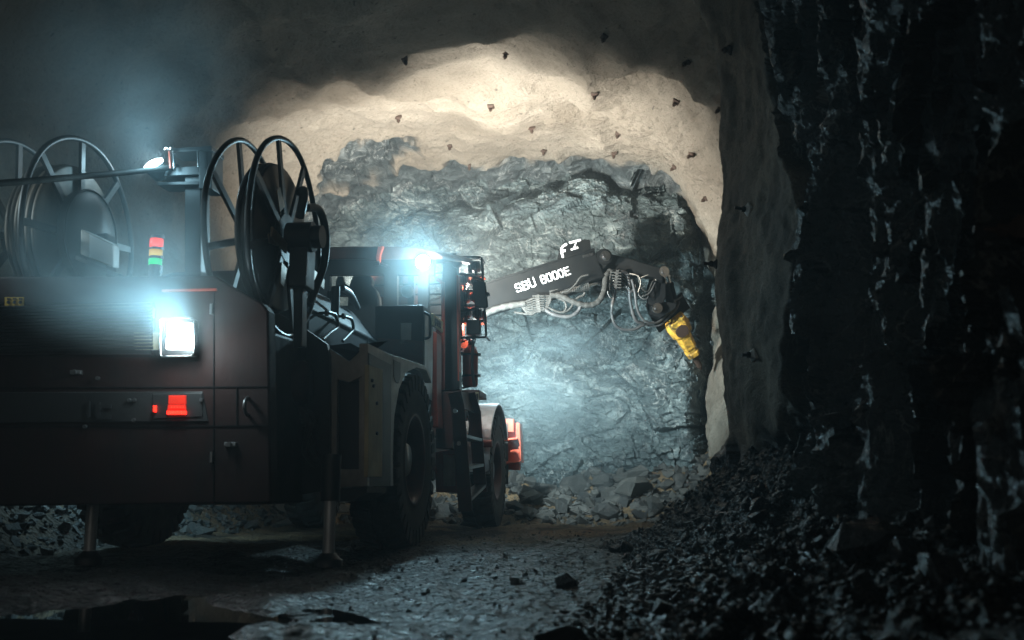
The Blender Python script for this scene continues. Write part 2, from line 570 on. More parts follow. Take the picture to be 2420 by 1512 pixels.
def build_ground():
    ys = np.concatenate([np.linspace(-9, 2.2, 50), np.linspace(2.22, 9.4, 330), np.linspace(9.44, 18, 130)])
    xs = np.concatenate([np.linspace(-6, -4, 30), np.linspace(-3.97, 2.3, 250), np.linspace(2.35, 5, 40)])
    X, Y = np.meshgrid(xs, ys)
    Z = ground_z(X, Y)
    V = np.stack([X.ravel(), Y.ravel(), Z.ravel()], 1)
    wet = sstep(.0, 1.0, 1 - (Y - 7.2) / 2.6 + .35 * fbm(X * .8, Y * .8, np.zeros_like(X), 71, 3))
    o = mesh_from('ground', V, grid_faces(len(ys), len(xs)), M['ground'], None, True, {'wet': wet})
    tag(o, kind='structure')
    return o
build_ground()
wv = []
for i in range(64):
    t = 2 * math.pi * i / 64
    wv.append((-2.15 + 1.75 * math.cos(t), 3.25 + 1.5 * math.sin(t), -.024))
water = mesh_from('puddle', wv, [list(range(64))], M['water'])
tag(water, kind='structure')

# ---- shotcrete vault (machine frame), left wall, roof and right wall
def vault_profile(n_wall=60, n_arch=270):
    P = []
    a, uc, zs, hh, ex = 3.46, -.45, 2.9, 2.75, 3.0
    for i in range(n_wall):
        P.append((uc - a, -.7 + (zs + .7) * i / n_wall, -1, 0))
    for i in range(n_arch + 1):
        t = math.pi - math.pi * i / n_arch
        c, s_ = math.cos(t), math.sin(t)
        u = uc + a * math.copysign(abs(c) ** (2 / ex), c)
        z = zs + hh * abs(s_) ** (2 / ex)
        nu, nz = math.copysign(abs(c) ** (2 - 2 / ex), c) / a, abs(s_) ** (2 - 2 / ex) / hh
        q = math.hypot(nu, nz)
        P.append((u, z, nu / q, nz / q))
    for i in range(1, n_wall + 1):
        P.append((uc + a, zs - (zs + .7) * i / n_wall, 1, 0))
    return np.array(P)
def build_vault():
    P = vault_profile()
    vs = np.concatenate([np.linspace(-14, -3, 50), np.linspace(-2.9, 4.4, 150), np.linspace(4.43, 8.9, 190)])
    U, VV = np.meshgrid(P[:, 0], vs)
    Z, _ = np.meshgrid(P[:, 1], vs)
    NU, _ = np.meshgrid(P[:, 2], vs)
    NZ, _ = np.meshgrid(P[:, 3], vs)
    # blasted rock under sprayed concrete: rounded hollows with soft ribs between them
    b1 = fbm(U * .75, VV * .62, Z * .75, 3, 3, .45)
    b2 = np.abs(fbm(U * .62 + 4, VV * .55, Z * .62, 13, 2, .4))
    U = U + np.where(U > 0, 1.3, 0) * sstep(3.0, 1.2, VV) * sstep(0, 2.5, U)
    b3 = np.abs(fbm(U * 1.15 + 9, VV * 1.0, Z * 1.15, 53, 2, .4))
    d = .20 * b1 + .17 * (b2 - .3) + .20 * (b3 - .3) + .04 * fbm(U * 2.6, VV * 2.6, Z * 2.6, 23, 4, .55) + .020 * fbm(U * 11, VV * 11, Z * 11, 29, 3, .6)
    # bare rock: a ragged fringe at the face and a broken-out pocket high on the left
    fringe = sstep(-.12, .12, VV - 7.4 + .40 * fbm(U * 1.1, VV * .5, Z * 1.1, 37, 4, .6) + .5 * np.clip((-1.6 - U) / 1.6, 0, 1) * (Z > 3.2) - .9 * sstep(2.0, 2.6, U) * sstep(5.3, 4.6, Z))
    pk = ((U + 2.35) / .75) ** 2 + ((VV - 6.55) / .75) ** 2 + ((Z - 5.1) / 1.1) ** 2
    pocket = sstep(-.15, .2, 1 - pk + .45 * fbm(U * 2, VV * 2, Z * 2, 43, 4, .6))
    rock = np.maximum(fringe, pocket)
    fc = .22 * facets(U * 2.1 + Z * .7, VV * 2.1 + Z * .9, 5, .9) + .10 * facets(U * 5 + Z, VV * 5 + Z * .6, 15, .9)
    d = d * (1 - .5 * rock) + rock * (fc + .10) + pocket * .12
    U2, Z2 = U + NU * d, Z + NZ * d
    Vw = np.stack([OX + U2 * CA + VV * SA, OY - U2 * SA + VV * CA, Z2], -1).reshape(-1, 3)
    o = mesh_from('tunnel_vault', Vw, grid_faces(len(vs), len(P)), M['vault'], None, True, {'rock': rock})
    o.data.polygons.foreach_set('use_smooth', (np.asarray(rock[:-1, :-1]) < .5).ravel().tolist())
    tag(o, kind='structure')
    return o
vault = build_vault()

# ---- rock face at the end of the drift
def build_face():
    us, zs = np.linspace(-4.6, 3.7, 400), np.linspace(-.6, 6.3, 340)
    U, Z = np.meshgrid(us, zs)
    V = 8.0 + .25 * ((U + .4) / 3.4) ** 2 * -1
    sh = U + .45 * Z
    f1 = facets(sh * .75, Z * 1.15 - U * .25, 101, .5, .35)
    f2 = facets(sh * 1.9 + f1, Z * 2.7 - U * .5, 111, .65, .4)
    f3 = facets(sh * 5 + f2, Z * 7 - U * 1.2, 121, .8, .6)
    f4 = facets(sh * 13 + f3, Z * 17 - U * 2.5, 131, .8, .6)
    d = .55 * f1 + .20 * f2 + .075 * f3 + .026 * f4 + .22 * fbm(U * .6, Z * .6, U * 0, 7, 3) + .02 * fbm(U * 9, Z * 9, U * 0, 17, 4, .6)
    # a long slab that juts out near the top, its upper edge turned away from the lamps
    top = 4.95 + .28 * np.sin(U * .8 + .9) + .16 * fbm(U * 1.3, U * 0, U * 0, 19, 4, .6)
    d = d + .38 * sstep(.9, .0, np.abs(Z - (top - .6)) ) - .45 * sstep(0, .45, Z - top)
    V = V - d - .12 * np.clip((1.2 - Z), 0, 2) + .8 * sstep(2.45, 3.0, U)
    Vw = np.stack([OX + U * CA + V * SA, OY - U * SA + V * CA, Z], -1).reshape(-1, 3)
    o = mesh_from('rock_face', Vw, grid_faces(len(zs), len(us))[:, ::-1], M['face'], None, False)
    tag(o, kind='structure')
    return o
face = build_face()

# ---- dark rock pillar on the right
def build_pillar():
    ys, zs = np.linspace(-5, 2.0, 60), np.linspace(-.4, 6.4, 330)
    ys = np.concatenate([ys, np.linspace(2.02, 10.4, 460)])
    Y, Z = np.meshgrid(ys, zs)
    base = np.interp(Y, WY, WX)
    k = np.ones(9) / 9
    base = np.apply_along_axis(lambda r: np.convolve(np.pad(r, 4, 'edge'), k, 'valid'), 1, base)
    edge = 6.72 + .28 * fbm(Z * .55, Z * 0, Z * 0, 81, 4, .6) + .35 * np.exp(-((Z - 1.2) / .8) ** 2)
    shot = sstep(-.06, .06, Y - edge) * sstep(.75, .95, Z + .25 * fbm(Y * 2, Z, Y * 0, 83, 3))
    ysk = Y + .16 * Z + .12 * fbm(Y * .8, Z * .8, Y * 0, 85, 3)
    f1 = facets(ysk * 1.25, Z * .42 + .2 * Y, 201, .75, .8)
    f2 = facets(ysk * 3.1 + f1 * .5, Z * 1.1, 211, .8, .7)
    f3 = facets(ysk * 9 + f2, Z * 4.2, 221, .8, .6)
    saw = (ysk * 1.75 + .35 * f1 + .22 * fbm(Y * .7, Z * .35, Y * 0, 97, 3)) % 1.0
    saw = np.where(saw < .78, saw / .78, np.where(saw < .88, 1.0, (1 - saw) / .12)) - .5
    rockd = -.38 * (.42 + .58 * sstep(3.7, 4.8, Y)) * saw * sstep(7.3, 6.2, Y) + .30 * f1 + .20 * f2 + .06 * f3 + .10 * fbm(Y * .9, Z * .5, Y * 0, 87, 3) + .016 * fbm(Y * 11, Z * 9, Y * 0, 88, 4, .6)
    shd = .09 * fbm(Y * .9, Z * .55, Y * 0, 91, 3) + .012 * fbm(Y * 9, Z * 9, Y * 0, 93, 3) - .05
    lip = .10 * np.exp(-((Y - edge) / .12) ** 2) * (Y > edge)
    d = rockd * (1 - shot) + shd * shot - .06 * shot - lip
    top = .55 * sstep(4.2, 6.2, Z)
    X = base + d * np.where(shot > .5, 1, 1) - top
    Vw = np.stack([X, Y, Z], -1).reshape(-1, 3)
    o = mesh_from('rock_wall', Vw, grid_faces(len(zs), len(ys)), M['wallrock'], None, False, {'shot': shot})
    o.data.polygons.foreach_set('use_smooth', (np.asarray(shot[:-1, :-1]) > .5).ravel().tolist())
    tag(o, kind='structure')
    return o
pillar = build_pillar()

# ---- loose stone
def stone_shapes(k, n, flat, seed):
    rnd = random.Random(seed)
    out = []
    for _ in range(k):
        bm = bmesh.new()
        s = (1, rnd.uniform(.55, .95), rnd.uniform(flat, flat + .35))
        for _ in range(n):
            p = Vector((rnd.gauss(0, 1), rnd.gauss(0, 1), rnd.gauss(0, 1))).normalized() * rnd.uniform(.8, 1.1)
            bm.verts.new((p.x * s[0], p.y * s[1], p.z * s[2]))
        r = bmesh.ops.convex_hull(bm, input=bm.verts)
        bmesh.ops.delete(bm, geom=[g for g in r['geom_interior'] if isinstance(g, bmesh.types.BMVert)], context='VERTS')
        bm.verts.ensure_lookup_table()
        bm.verts.index_update()
        V = np.array([v.co[:] for v in bm.verts])
        F = np.array([[v.index for v in f.verts] for f in bm.faces if len(f.verts) == 3])
        bm.free()
        out.append((V, F))
    return out
SHAPES = stone_shapes(14, 13, .35, 3)
def rot_rand(rnd, tilt):
    return np.array(Matrix.Rotation(rnd.uniform(0, 6.28), 3, 'Z') @ Matrix.Rotation(rnd.gauss(0, tilt), 3, 'X') @ Matrix.Rotation(rnd.gauss(0, tilt), 3, 'Y'))
def scatter(name, spots, m):
    rnd = random.Random(len(spots))
    VV, FF, b = [], [], 0
    for (x, y, z, s) in spots:
        V, F = rnd.choice(SHAPES)
        Q = (V * s) @ rot_rand(rnd, .5).T + np.array((x, y, z + s * .15))
        VV.append(Q)
        FF.append(F + b)
        b += len(V)
    o = mesh_from(name, np.concatenate(VV), np.concatenate(FF), m)
    tag(o, kind='stuff')
    return o
rnd = random.Random(21)
P1 = []
for _ in range(19000):                                # along the right bank, finer towards its toe
    Y = 1.6 + 7.5 * rnd.random() ** 1.1
    t = rnd.random() ** .8
    X = float(np.interp(Y, WY, WX)) - .05 - t * float(bank_w(Y)) * 1.02
    s = min(.085, .006 + .0080 * rnd.expovariate(1.0)) * (1 if rnd.random() > .02 else 2.4) * min(1.0, .35 + Y / 9)
    P1.append([X, Y, 0, s])
for _ in range(5500):                                # thin gravel on the floor
    Y = 2.4 + 8.0 * rnd.random()
    X = rnd.uniform(-1.3, 1.4)
    P1.append([X, Y, 0, .003 + .0042 * rnd.expovariate(1.0)])
A = np.array(P1)
A[:, 2] = ground_z(A[:, 0], A[:, 1])
A = A[puddle(A[:, 0], A[:, 1]) < .1]
scatter('bank_rubble', A.tolist(), M['wetstone'])
P2 = []
for _ in range(2600):                                # at the foot of the face
    u, v = rnd.uniform(-3.7, 3.0), 5.3 + 2.7 * rnd.random() ** .7
    p = L(u, v, 0)
    P2.append([p.x, p.y, 0, min(.24, .02 + .05 * rnd.expovariate(1.0)) * (.55 + .55 * (v - 5.2) / 2.4)])
A = np.array(P2)
A[:, 2] = ground_z(A[:, 0], A[:, 1])
scatter('face_rubble', A.tolist(), M['stone'])
P3 = []
for _ in range(3400):                                # at the foot of the left wall
    v = rnd.uniform(-2.5, 7.0)
    u = -2.7 - 1.1 * rnd.random() ** .8
    p = L(u, v, 0)
    P3.append([p.x, p.y, 0, min(.15, .012 + .022 * rnd.expovariate(1.0))])
A = np.array(P3)
A[:, 2] = ground_z(A[:, 0], A[:, 1])
scatter('left_rubble', A.tolist(), M['stone'])

# ---- boulders one can tell apart (pixel of the photograph, half-size, flatness, tilt)
def fit_ground(x, y):
    d = ray(x, y)
    o = Vector((0, 0, CH))
    s = 1.0
    while s < 30:
        p = o + d * s
        if p.z <= float(ground_z(np.array([p.x]), np.array([p.y]))[0]):
            return p
        s += .03
    return p
BOULD = [
 (1365, 1160, .40, .28, .5, 'stone', 'large pale flat slab leaning on the rubble under the rock face'),
 (1292, 1168, .30, .25, .4, 'stone', 'long pale slab beside the front wheel at the foot of the face'),
 (1432, 1222, .22, .5, .2, 'stone', 'blocky grey boulder on the front edge of the rubble in the middle'),
 (1330, 1212, .20, .55, .2, 'stone', 'brownish block at the toe of the face rubble, left of the grey boulder'),
 (1378, 1215, .15, .5, .3, 'stone', 'small brown block touching the grey blocky boulder'),
 (1500, 1165, .36, .3, -.4, 'stone', 'big dark slab tilted up against the foot of the face, right side'),
 (1445, 1180, .22, .45, .3, 'stone', 'rounded brown boulder in the middle of the face rubble'),
 (1255, 1190, .22, .6, .2, 'stone', 'pale chunk partly hidden behind the front right wheel'),
 (1548, 1205, .20, .55, .3, 'stone', 'grey chunk at the right end of the face rubble'),
 (1290, 1225, .16, .5, .3, 'stone', 'dark low stone at the left toe of the face rubble'),
 (1342, 1388, .085, .5, .2, 'wetstone', 'lone black wet stone on the gravel in front of the bank'),
 (2145, 1335, .09, .75, .8, 'wetstone', 'upright pale pointed stone on the bank under the dark wall'),
 (2050, 1300, .17, .35, .3, 'wetstone', 'flat wet slab lying on the bank under the dark wall'),
 (2230, 1385, .09, .8, .5, 'wetstone', 'small pale upright chip low on the dark bank'),
]
for i, (x, y, s, fl, tilt, mk, lab) in enumerate(BOULD):
    V, F = stone_shapes(1, 26, fl, 300 + i)[0]
    p = fit_ground(x, y)
    Rm = np.array(Matrix.Rotation(.5 + i * 1.3, 3, 'Z') @ Matrix.Rotation(tilt, 3, 'X'))
    o = mesh_from('boulder', (V * s) @ Rm.T, F, M[mk])
    o.location = (p.x, p.y, p.z + s * fl * .5)
    tag(o, lab, 'boulder', 'boulders at the foot of the rock')

# ---- rock bolts: steel plate with the bolt end standing out of it
def bvh_of(o):
    me = o.data
    return BVHTree.FromPolygons([v.co.copy() for v in me.vertices], [list(p.vertices) for p in me.polygons])
BV, BP = bvh_of(vault), bvh_of(pillar)
def rock_bolt(x, y, size, spin, lab, m='rust', bv=None, ln=.15):
    size, ln = size * .52, ln * .55
    o0 = Vector((0, 0, CH))
    h = [b.ray_cast(o0, ray(x, y).normalized()) for b in ((bv,) if bv else (BV, BP))]
    h = [q for q in h if q[0] is not None]
    if not h:
        return
    q = min(h, key=lambda t: t[3])
    p, nrm = q[0], q[1]
    near = (bv or (BV if q[3] == h[0][3] else BP)).find_nearest_range(p, .4)
    if near:
        nrm = sum((t[1] for t in near), Vector((0, 0, 0))).normalized()
    if nrm.dot(ray(x, y)) > 0:
        nrm = -nrm
    r = empty('rock_bolt', p)
    r.rotation_euler = (nrm.to_track_quat('Z', 'Y') @ Matrix.Rotation(spin, 3, 'Z').to_quaternion()).to_euler()
    tag(r, lab, 'rock bolt', 'rock bolts set in the roof and walls')
    b = MB()
    k = size / 2
    V = [(-k, -k, -.03), (k, -k, -.03), (k, k, -.03), (-k, k, -.03), (-k, -k, .012), (k, -k, .012), (k, k, .012), (-k, k, .012),
         (-k * .4, -k * .4, .035), (k * .4, -k * .4, .035), (k * .4, k * .4, .035), (-k * .4, k * .4, .035)]
    F = [(3, 2, 1, 0), (0, 1, 5, 4), (1, 2, 6, 5), (2, 3, 7, 6), (3, 0, 4, 7), (4, 5, 9, 8), (5, 6, 10, 9), (6, 7, 11, 10), (7, 4, 8, 11), (8, 9, 10, 11)]
    b.add(V, F).build('plate', M[m], r)
    c = MB().cyl((0, 0, .03), (0, 0, ln), .014, n=10).cyl((0, 0, .034), (0, 0, .065), .026, n=6, smooth=False)
    c.build('bolt_end', M['rust' if m == 'rust' else 'black'], r)
BOLTS = [
 (956, 139, .15, 'rock bolt plate in the dim roof, leftmost of the upper row'),
 (941, 277, .17, 'rock bolt at the left edge of the bright roof, above the cable reel'),
 (1160, 251, .17, 'rock bolt in the roof on a pale rib, left of the middle'),
 (1256, 302, .17, 'rock bolt in the brightest hollow in the middle of the roof'),
 (1405, 221, .18, 'large rusty rock bolt plate on the brown roof patch'),
 (1598, 240, .16, 'rock bolt on the right shoulder of the roof under the tilted one'),
 (1621, 145, .16, 'sideways tilted rock bolt on the upper right shoulder of the roof'),
 (1063, 344, .16, 'rock bolt above the rock edge, right of the broken pocket'),
 (1285, 356, .15, 'rock bolt near the top edge of the rock face, in the middle'),
 (1461, 315, .16, 'rock bolt on the bright roof to the right of the middle'),
 (1451, 362, .16, 'rock bolt on the low grey roof patch over the black rim'),
 (1594, 394, .15, 'rock bolt low on the bright right haunch'),
 (1634, 364, .15, 'rock bolt on the brown right haunch beside the pitted hollow'),
 (1668, 469, .14, 'lowest rock bolt on the right haunch'),
 (1428, 87, .14, 'small dark rock bolt high on the dim roof'),
 (1196, 125, .12, 'small rock bolt in the shaded roof, middle of the upper row'),
 (1109, 391, .10, 'tiny rock bolt just above the rim of the rock face'),
 (1726, 118, .14, 'dark rock bolt at the top of the shotcrete pillar edge'),
 (1702, 255, .12, 'rock bolt end on the lit strip beside the pillar edge'),
]
for i, (x, y, s, lab) in enumerate(BOLTS):
    rock_bolt(x, y, s, i * .7, lab)
rock_bolt(1770, 496, .17, .9, 'pale triangular bolt plate on the dark shotcrete pillar', 'plate', BP, .22)
rock_bolt(1782, 838, .16, .2, 'pale bolt plate low on the ragged edge of the shotcrete', 'plate', BP, .18)
rock_bolt(1695, 624, .12, .3, 'black bolt end sticking out of the pillar edge', 'rust', BP, .2)
rock_bolt(2405, 548, .16, .2, 'blurred black bolt on the pale rock at the right margin', 'rust', BP, .25)
# ================================================================== THE SCALING MACHINE
root = empty('scaling_machine', (OX, OY, 0), -YAW)
tag(root, 'red and grey mining machine with cable reels, cab and long black boom', 'mining machine')
def part(name, b, m, parent=None, bevel=0.0, label=None):
    return b.build(name, M[m], parent or root, bevel, label)
def pv(b, pts, v, e):                              # outline on a cross plane, pushed e forward
    return b.prism([ov(x, y, v) for x, y in pts], (0, e, 0))
def pu(b, pts, u, e):                              # outline on a side plane, pushed e sideways
    return b.prism([ou(x, y, u) for x, y in pts], (e, 0, 0))

# ---- rear body
b = MB()
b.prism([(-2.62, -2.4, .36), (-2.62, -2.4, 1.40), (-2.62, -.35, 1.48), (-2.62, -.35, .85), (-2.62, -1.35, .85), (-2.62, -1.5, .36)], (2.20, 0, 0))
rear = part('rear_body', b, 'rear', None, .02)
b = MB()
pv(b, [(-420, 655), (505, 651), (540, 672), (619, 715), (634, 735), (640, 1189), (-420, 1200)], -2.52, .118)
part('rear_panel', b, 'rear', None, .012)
b = MB()
b.bar(ov(384, 687, -2.53), ov(512, 684, -2.53), .02, .012)
part('panel_ridge', b, 'red', rear)
b = MB()
pv(b, [(-420, 722), (362, 722), (356, 836), (-420, 838)], -2.535, .012)
for i in range(14):
    y = 728 + i * 7.8
    b.obox(ov(-30, y, -2.548), (1.05, 0, 0), (0, .012, .004), (0, -.004, .007))
part('grille', b, 'black')
b = MB()
pv(b, [(-420, 928), (478, 925), (492, 996), (-420, 1002)], -2.53, .008)
part('slot_shade_strip', b, 'black', None, .004)  # flat black strip standing proud, drawn for the shade of a recess
b = MB()
for (x0, x1, y0, y1) in ((205, 212, 948, 985), (226, 236, 950, 990), (236, 262, 956, 964), (236, 262, 980, 990)):
    pv(b, [(x0, y0), (x1, y0), (x1, y1), (x0, y1)], -2.542, .008)
part('tow_bracket', b, 'black')
b = MB()
pv(b, [(11, 702), (56, 702), (56, 722), (11, 722)], -2.528, .004)
lb = part('warning_label', b, 'label')
b = MB()
for x in (20, 34, 48):
    c = ov(x, 714, -2.531)
    b.cyl(c, c + Vector((0, -.003, 0)), .011, n=14)
    pv(b, [(x - 4, 704), (x + 4, 704), (x + 4, 708), (x - 4, 708)], -2.5325, .003)
part('symbol', b, 'black', lb)
b = MB()
pv(b, [(316, 786), (374, 786), (374, 826), (316, 826)], -2.545, .02)
part('data_plate', b, 'cream', None, .003)
for x, y in ((233, 894), (308, 946), (320, 946), (318, 993), (203, 1008), (478, 945), (265, 770)):
    c = ov(x, y, -2.525)
    part('panel_bolt', MB().cyl(c, c + Vector((0, -.02, 0)), .011, n=8), 'steel')
b = MB()
for pts in (((366, 716), (366, 842)), ((-420, 716), (366, 716)), ((-420, 842), (366, 842)), ((-420, 918), (632, 914)), ((-420, 1010), (634, 1006)), ((505, 690), (505, 1188)), ((560, 914), (560, 1006))):
    b.bar(ov(*pts[0], -2.522), ov(*pts[1], -2.522), .007, .007, (0, 1, 0))
part('panel_seam', b, 'matt', rear)
for x, y in ((362, 740), (362, 815), (500, 730), (500, 1080)):
    c = ov(x, y, -2.53)
    part('hinge', MB().cyl(c - Vector((0, 0, .03)), c + Vector((0, 0, .03)), .012, n=10), 'steel', rear)
for x, y in ((180, 880), (545, 1050)):
    c = ov(x, y, -2.53)
    part('latch', MB().obox(c, (.035, 0, 0), (0, .012, 0), (0, 0, .012)).cyl(c, c + Vector((0, -.03, 0)), .014, n=10), 'steel', rear, .003)
b = MB()
c = ov(585, 960, -2.53)
b.lathe(c, (1, 0, 0), [(-.012, .045), (0, .06), (.012, .045), (0, .035), (-.012, .045)], 24)
part('tow_ring', b, 'steel', rear)
# rear work lamp
b = MB()
pv(b, [(383, 756), (389, 751), (449, 750), (456, 756), (457, 834), (452, 839), (384, 841), (380, 836)], -2.60, .08)
lampr = part('work_lamp', b, 'black', None, .008)
b = MB()
ring = [(384, 752), (452, 750), (458, 757), (458, 834), (452, 841), (384, 843), (379, 838), (379, 757)]
b.tube([ov(x, y, -2.607) for x, y in ring], .006, 6, True)
part('lamp_frame', b, 'chrome', lampr)
for y0, y1, x0 in ((763, 796, 396), (796, 826, 393)):
    b = MB()
    pv(b, [(x0 + 3, y0), (449, y0), (453, y0 + 3), (452, y1 - 3), (449, y1 - 1), (x0 + 2, y1 - 1), (x0 - 1, y1 - 4), (x0, y0 + 3)], -2.612, .01)
    part('lens', b, 'lamp_white', lampr, .004)
# tail light
b = MB()
pv(b, [(360, 930), (478, 928), (478, 985), (360, 990)], -2.536, .015)
tl = part('tail_lamp', b, 'black', None, .004)
for (y0, y1, xl, mm) in ((934, 955, 398, 'red_dim'), (956, 968, 396, 'red_dim'), (970, 979, 394, 'red_glow')):
    b = MB()
    pv(b, [(xl, y0), (438, y0), (438.5, y1), (xl - 1, y1)], -2.552, .016)
    part('lens', b, mm, tl, .003)
b = MB()
for k in range(5):
    c = ov(399 + k * 9, 975, -2.557)
    b.cyl(c, c + Vector((0, -.006, 0)), .009, n=10)
    c = ov(405 + k * 7, 962, -2.557)
    b.cyl(c, c + Vector((0, -.004, 0)), .004, n=8)
part('light_diode', b, 'red_glow', tl)
b = MB()
pv(b, [(362, 958), (367, 958), (367, 973), (362, 973)], -2.555, .015)
part('side_marker', b, 'red_glow', tl)
# engine side between the rear panel and the light grey end panel
b = MB()
pv(b, [(560, 690), (700, 762), (772, 812), (779, 840), (779, 1158), (620, 1185), (600, 1180)], -1.54, .05)
side = part('engine_side', b, 'black')
for (y0, y1, x0, x1) in ((858, 872, 592, 622), (965, 1010, 596, 622), (1030, 1080, 592, 625), (858, 955, 660, 669), (1030, 1090, 660, 669)):
    b = MB()
    pv(b, [(x0, y0), (x1, y0), (x1 - 4, y1), (x0 + 5, y1)], -1.60, .05)
    part('side_strap', b, 'grey', side)
b = MB()
c = ov(712, 905, -1.66)
b.lathe(c, (1, 0, 0), [(-.16, 0), (-.16, .08), (-.14, .145), (.02, .15), (.045, .13), (.05, 0)], 28)
part('air_cleaner', b, 'darkred')
b = MB()
for k in range(5):
    b.tube([ov(680 + 9 * k, 930 + 18 * k, -1.60), ov(706 + 7 * k, 960 + 12 * k, -1.66), ov(742 - 6 * k, 985 + 20 * k, -1.62), ov(748, 1040 + 16 * k, -1.56)], .016, 8, sub=5)
part('engine_hose', b, 'hose')
# light grey end panel with the notch, beside the wheel
b = MB()
outl = [(770, 818), (825, 854), (869, 811), (868, 1149), (779, 1155)]
hole = [(797, 896), (825, 904), (855, 890), (853, 1106), (849, 1109), (798, 1108), (795, 1104)]
OV = [ov(x, y, -1.5) for x, y in outl]
HV = [ov(x, y, -1.5) for x, y in hole]
V = OV + HV + [p + Vector((0, .05, 0)) for p in OV + HV]
n0 = len(outl)
top = [(0, 1, n0 + 1, n0 + 0), (1, 2, n0 + 2, n0 + 1), (2, 3, n0 + 3, n0 + 2), (3, 4, n0 + 5, n0 + 4), (3, n0 + 4, n0 + 3), (4, n0 + 6, n0 + 5), (4, 0, n0 + 0, n0 + 6)]
k = len(OV + HV)
F = [list(f) for f in top] + [[q + k for q in f][::-1] for f in top]
for i in range(n0):
    F.append([i, (i + 1) % n0, k + (i + 1) % n0, k + i])
for i in range(7):
    F.append([n0 + i, n0 + (i + 1) % 7, k + n0 + (i + 1) % 7, k + n0 + i])
b.add(V, F)
endp = part('end_panel', b, 'grey', None, .006)
b = MB()
pv(b, [(790, 885), (862, 885), (862, 1115), (790, 1115)], -1.42, .03)
part('panel_recess', b, 'black', endp)
b = MB()
q0, q1, q2 = ov(772, 817, -1.49), ov(825, 853, -1.49), ov(868, 811, -1.49)
b.add([q0, q1, q2, q2 + Vector((0, .55, .10)), q0 + Vector((0, .55, .10)), q1 + Vector((0, .5, .12))], [(0, 1, 5, 4), (1, 2, 3, 5)])
part('notch_slope', b, 'matt', endp)
b = MB()
pv(b, [(766, 1158), (868, 1150), (866, 1164), (832, 1184), (768, 1187)], -1.49, .5)
part('panel_foot', b, 'black', endp)
# side wall with wheel arch
b = MB()
pu(b, [(869, 811), (925, 838), (1003, 863), (1015, 880), (1020, 905), (1008, 876), (985, 868), (960, 880), (943, 920), (932, 985), (929, 1080), (930, 1148), (868, 1150)], .0, -.06)
sw = part('side_wall', b, 'grey', None, .004)
b = MB()
pu(b, [(872, 834), (925, 862), (923, 1149), (870, 1149)], .004, -.03)
part('recess_shade_sheet', b, 'black', sw)  # black sheet laid on the wall in place of the recess's shade
b = MB()
pu(b, [(872, 862), (905, 874), (903, 1127), (870, 1127)], .03, -.03)
cr = part('pale_plate', b, 'cream', sw, .004)
for x, y in ((878, 899), (881, 912), (889, 953), (889, 1024)):
    c = ou(x, y, .03)
    part('plate_bolt', MB().cyl(c, c + Vector((.012, 0, 0)), .012, n=8), 'black', sw)
b = MB()
pu(b, [(931, 849), (947, 857), (947, 892), (942, 906), (935, 903), (931, 890)], .004, -.02)
part('side_vent', b, 'black', sw, .004)

# ---- wheels
def wheel(u, v, flip):
    c = Vector((u, v, .69))
    k = -1 if flip else 1                          # k: outward direction along u
    w = .38
    b = MB()                                       # rim dish
    b.lathe(c, (k, 0, 0), [(-w + .05, .36), (-.06, .36), (-.012, .375), (-.012, .345), (-.03, .325), (-.10, .30), (-.17, .28), (-.19, .16), (-.19, 0)], 56)
    rim = part('wheel', b, 'darkred')
    b = MB()
    prof = [(-w + .03, .37), (-w, .44), (-w, .58), (-w + .05, .665), (-w + .12, .685), (-.12, .685), (-.05, .665), (-.004, .60), (0, .53), (-.004, .46), (-.02, .40), (-.01, .37)]
    b.lathe(c, (k, 0, 0), prof, 80)
    N = 34
    for i in range(N):                              # shoulder lugs and grooves of the tread
        for side in (0, 1):
            t = 2 * math.pi * (i + .5 * side) / N
            e = Vector((0, math.cos(t), math.sin(t)))
            g = Vector((0, -math.sin(t), math.cos(t)))
            x0 = -.075 if side == 0 else -w + .075
            s_ = 1 if side == 0 else -1
            ctr = c + Vector((k * x0, 0, 0)) + e * .665
            ax = (Vector((k, 0, 0)) * .078 - e * s_ * .018)
            b.obox(ctr, ax, g * .038, e * .036)
            ctr = c + Vector((k * (-.006 if side == 0 else -w + .006), 0, 0)) + e * .612
            b.obox(ctr, Vector((k, 0, 0)) * .012, g * .036, e * .052)
    part('tyre', b, 'rubber', rim)
    b = MB()
    b.lathe(c, (k, 0, 0), [(-.20, .15), (-.09, .135), (-.07, .12), (-.07, 0)], 28)
    for i in range(10):
        t = 2 * math.pi * i / 10
        q = c + Vector((-.185 * k, .20 * math.cos(t), .20 * math.sin(t)))
        b.cyl(q, q + Vector((.03 * k, 0, 0)), .016, n=6, smooth=False)
    part('hub', b, 'steel', rim)
for u, v, fl in ((0, 0, False), (0, 4.5, False), (-2.58, 0, True), (-2.58, 4.5, True)):
    wheel(u, v, fl)
# ---- chassis
b = MB()
b.box(-1.85, -.72, -1.3, 1.7, .86, 1.12).box(-1.75, -.8, 2.0, 5.3, .80, 1.10).box(-1.5, -1.05, 1.5, 2.2, .78, 1.05)
b.cyl((-2.3, 0, .69), (-.3, 0, .69), .11).cyl((-2.3, 4.5, .69), (-.3, 4.5, .69), .11)
part('chassis', b, 'darkred', None, .015)

# ---- stabiliser legs
for x, yb in ((778, 1348), (215, 1340)):
    q = ov(x, 1250, -2.02)
    gz = .02
    b = MB()
    b.cyl((q.x, q.y, .62), (q.x, q.y, gz + .05), .036, n=20)
    lg = part('stabilizer_leg', b, 'leg')
    b = MB()
    b.cyl((q.x, q.y, .66), (q.x, q.y, .38), .06, n=20)
    part('leg_sleeve', b, 'black', lg)
    b = MB()
    b.lathe((q.x, q.y, gz), (0, 0, 1), [(-.03, .085), (.01, .085), (.02, .07), (.05, .045), (.06, 0)], 28)
    part('foot_plate', b, 'black', lg)

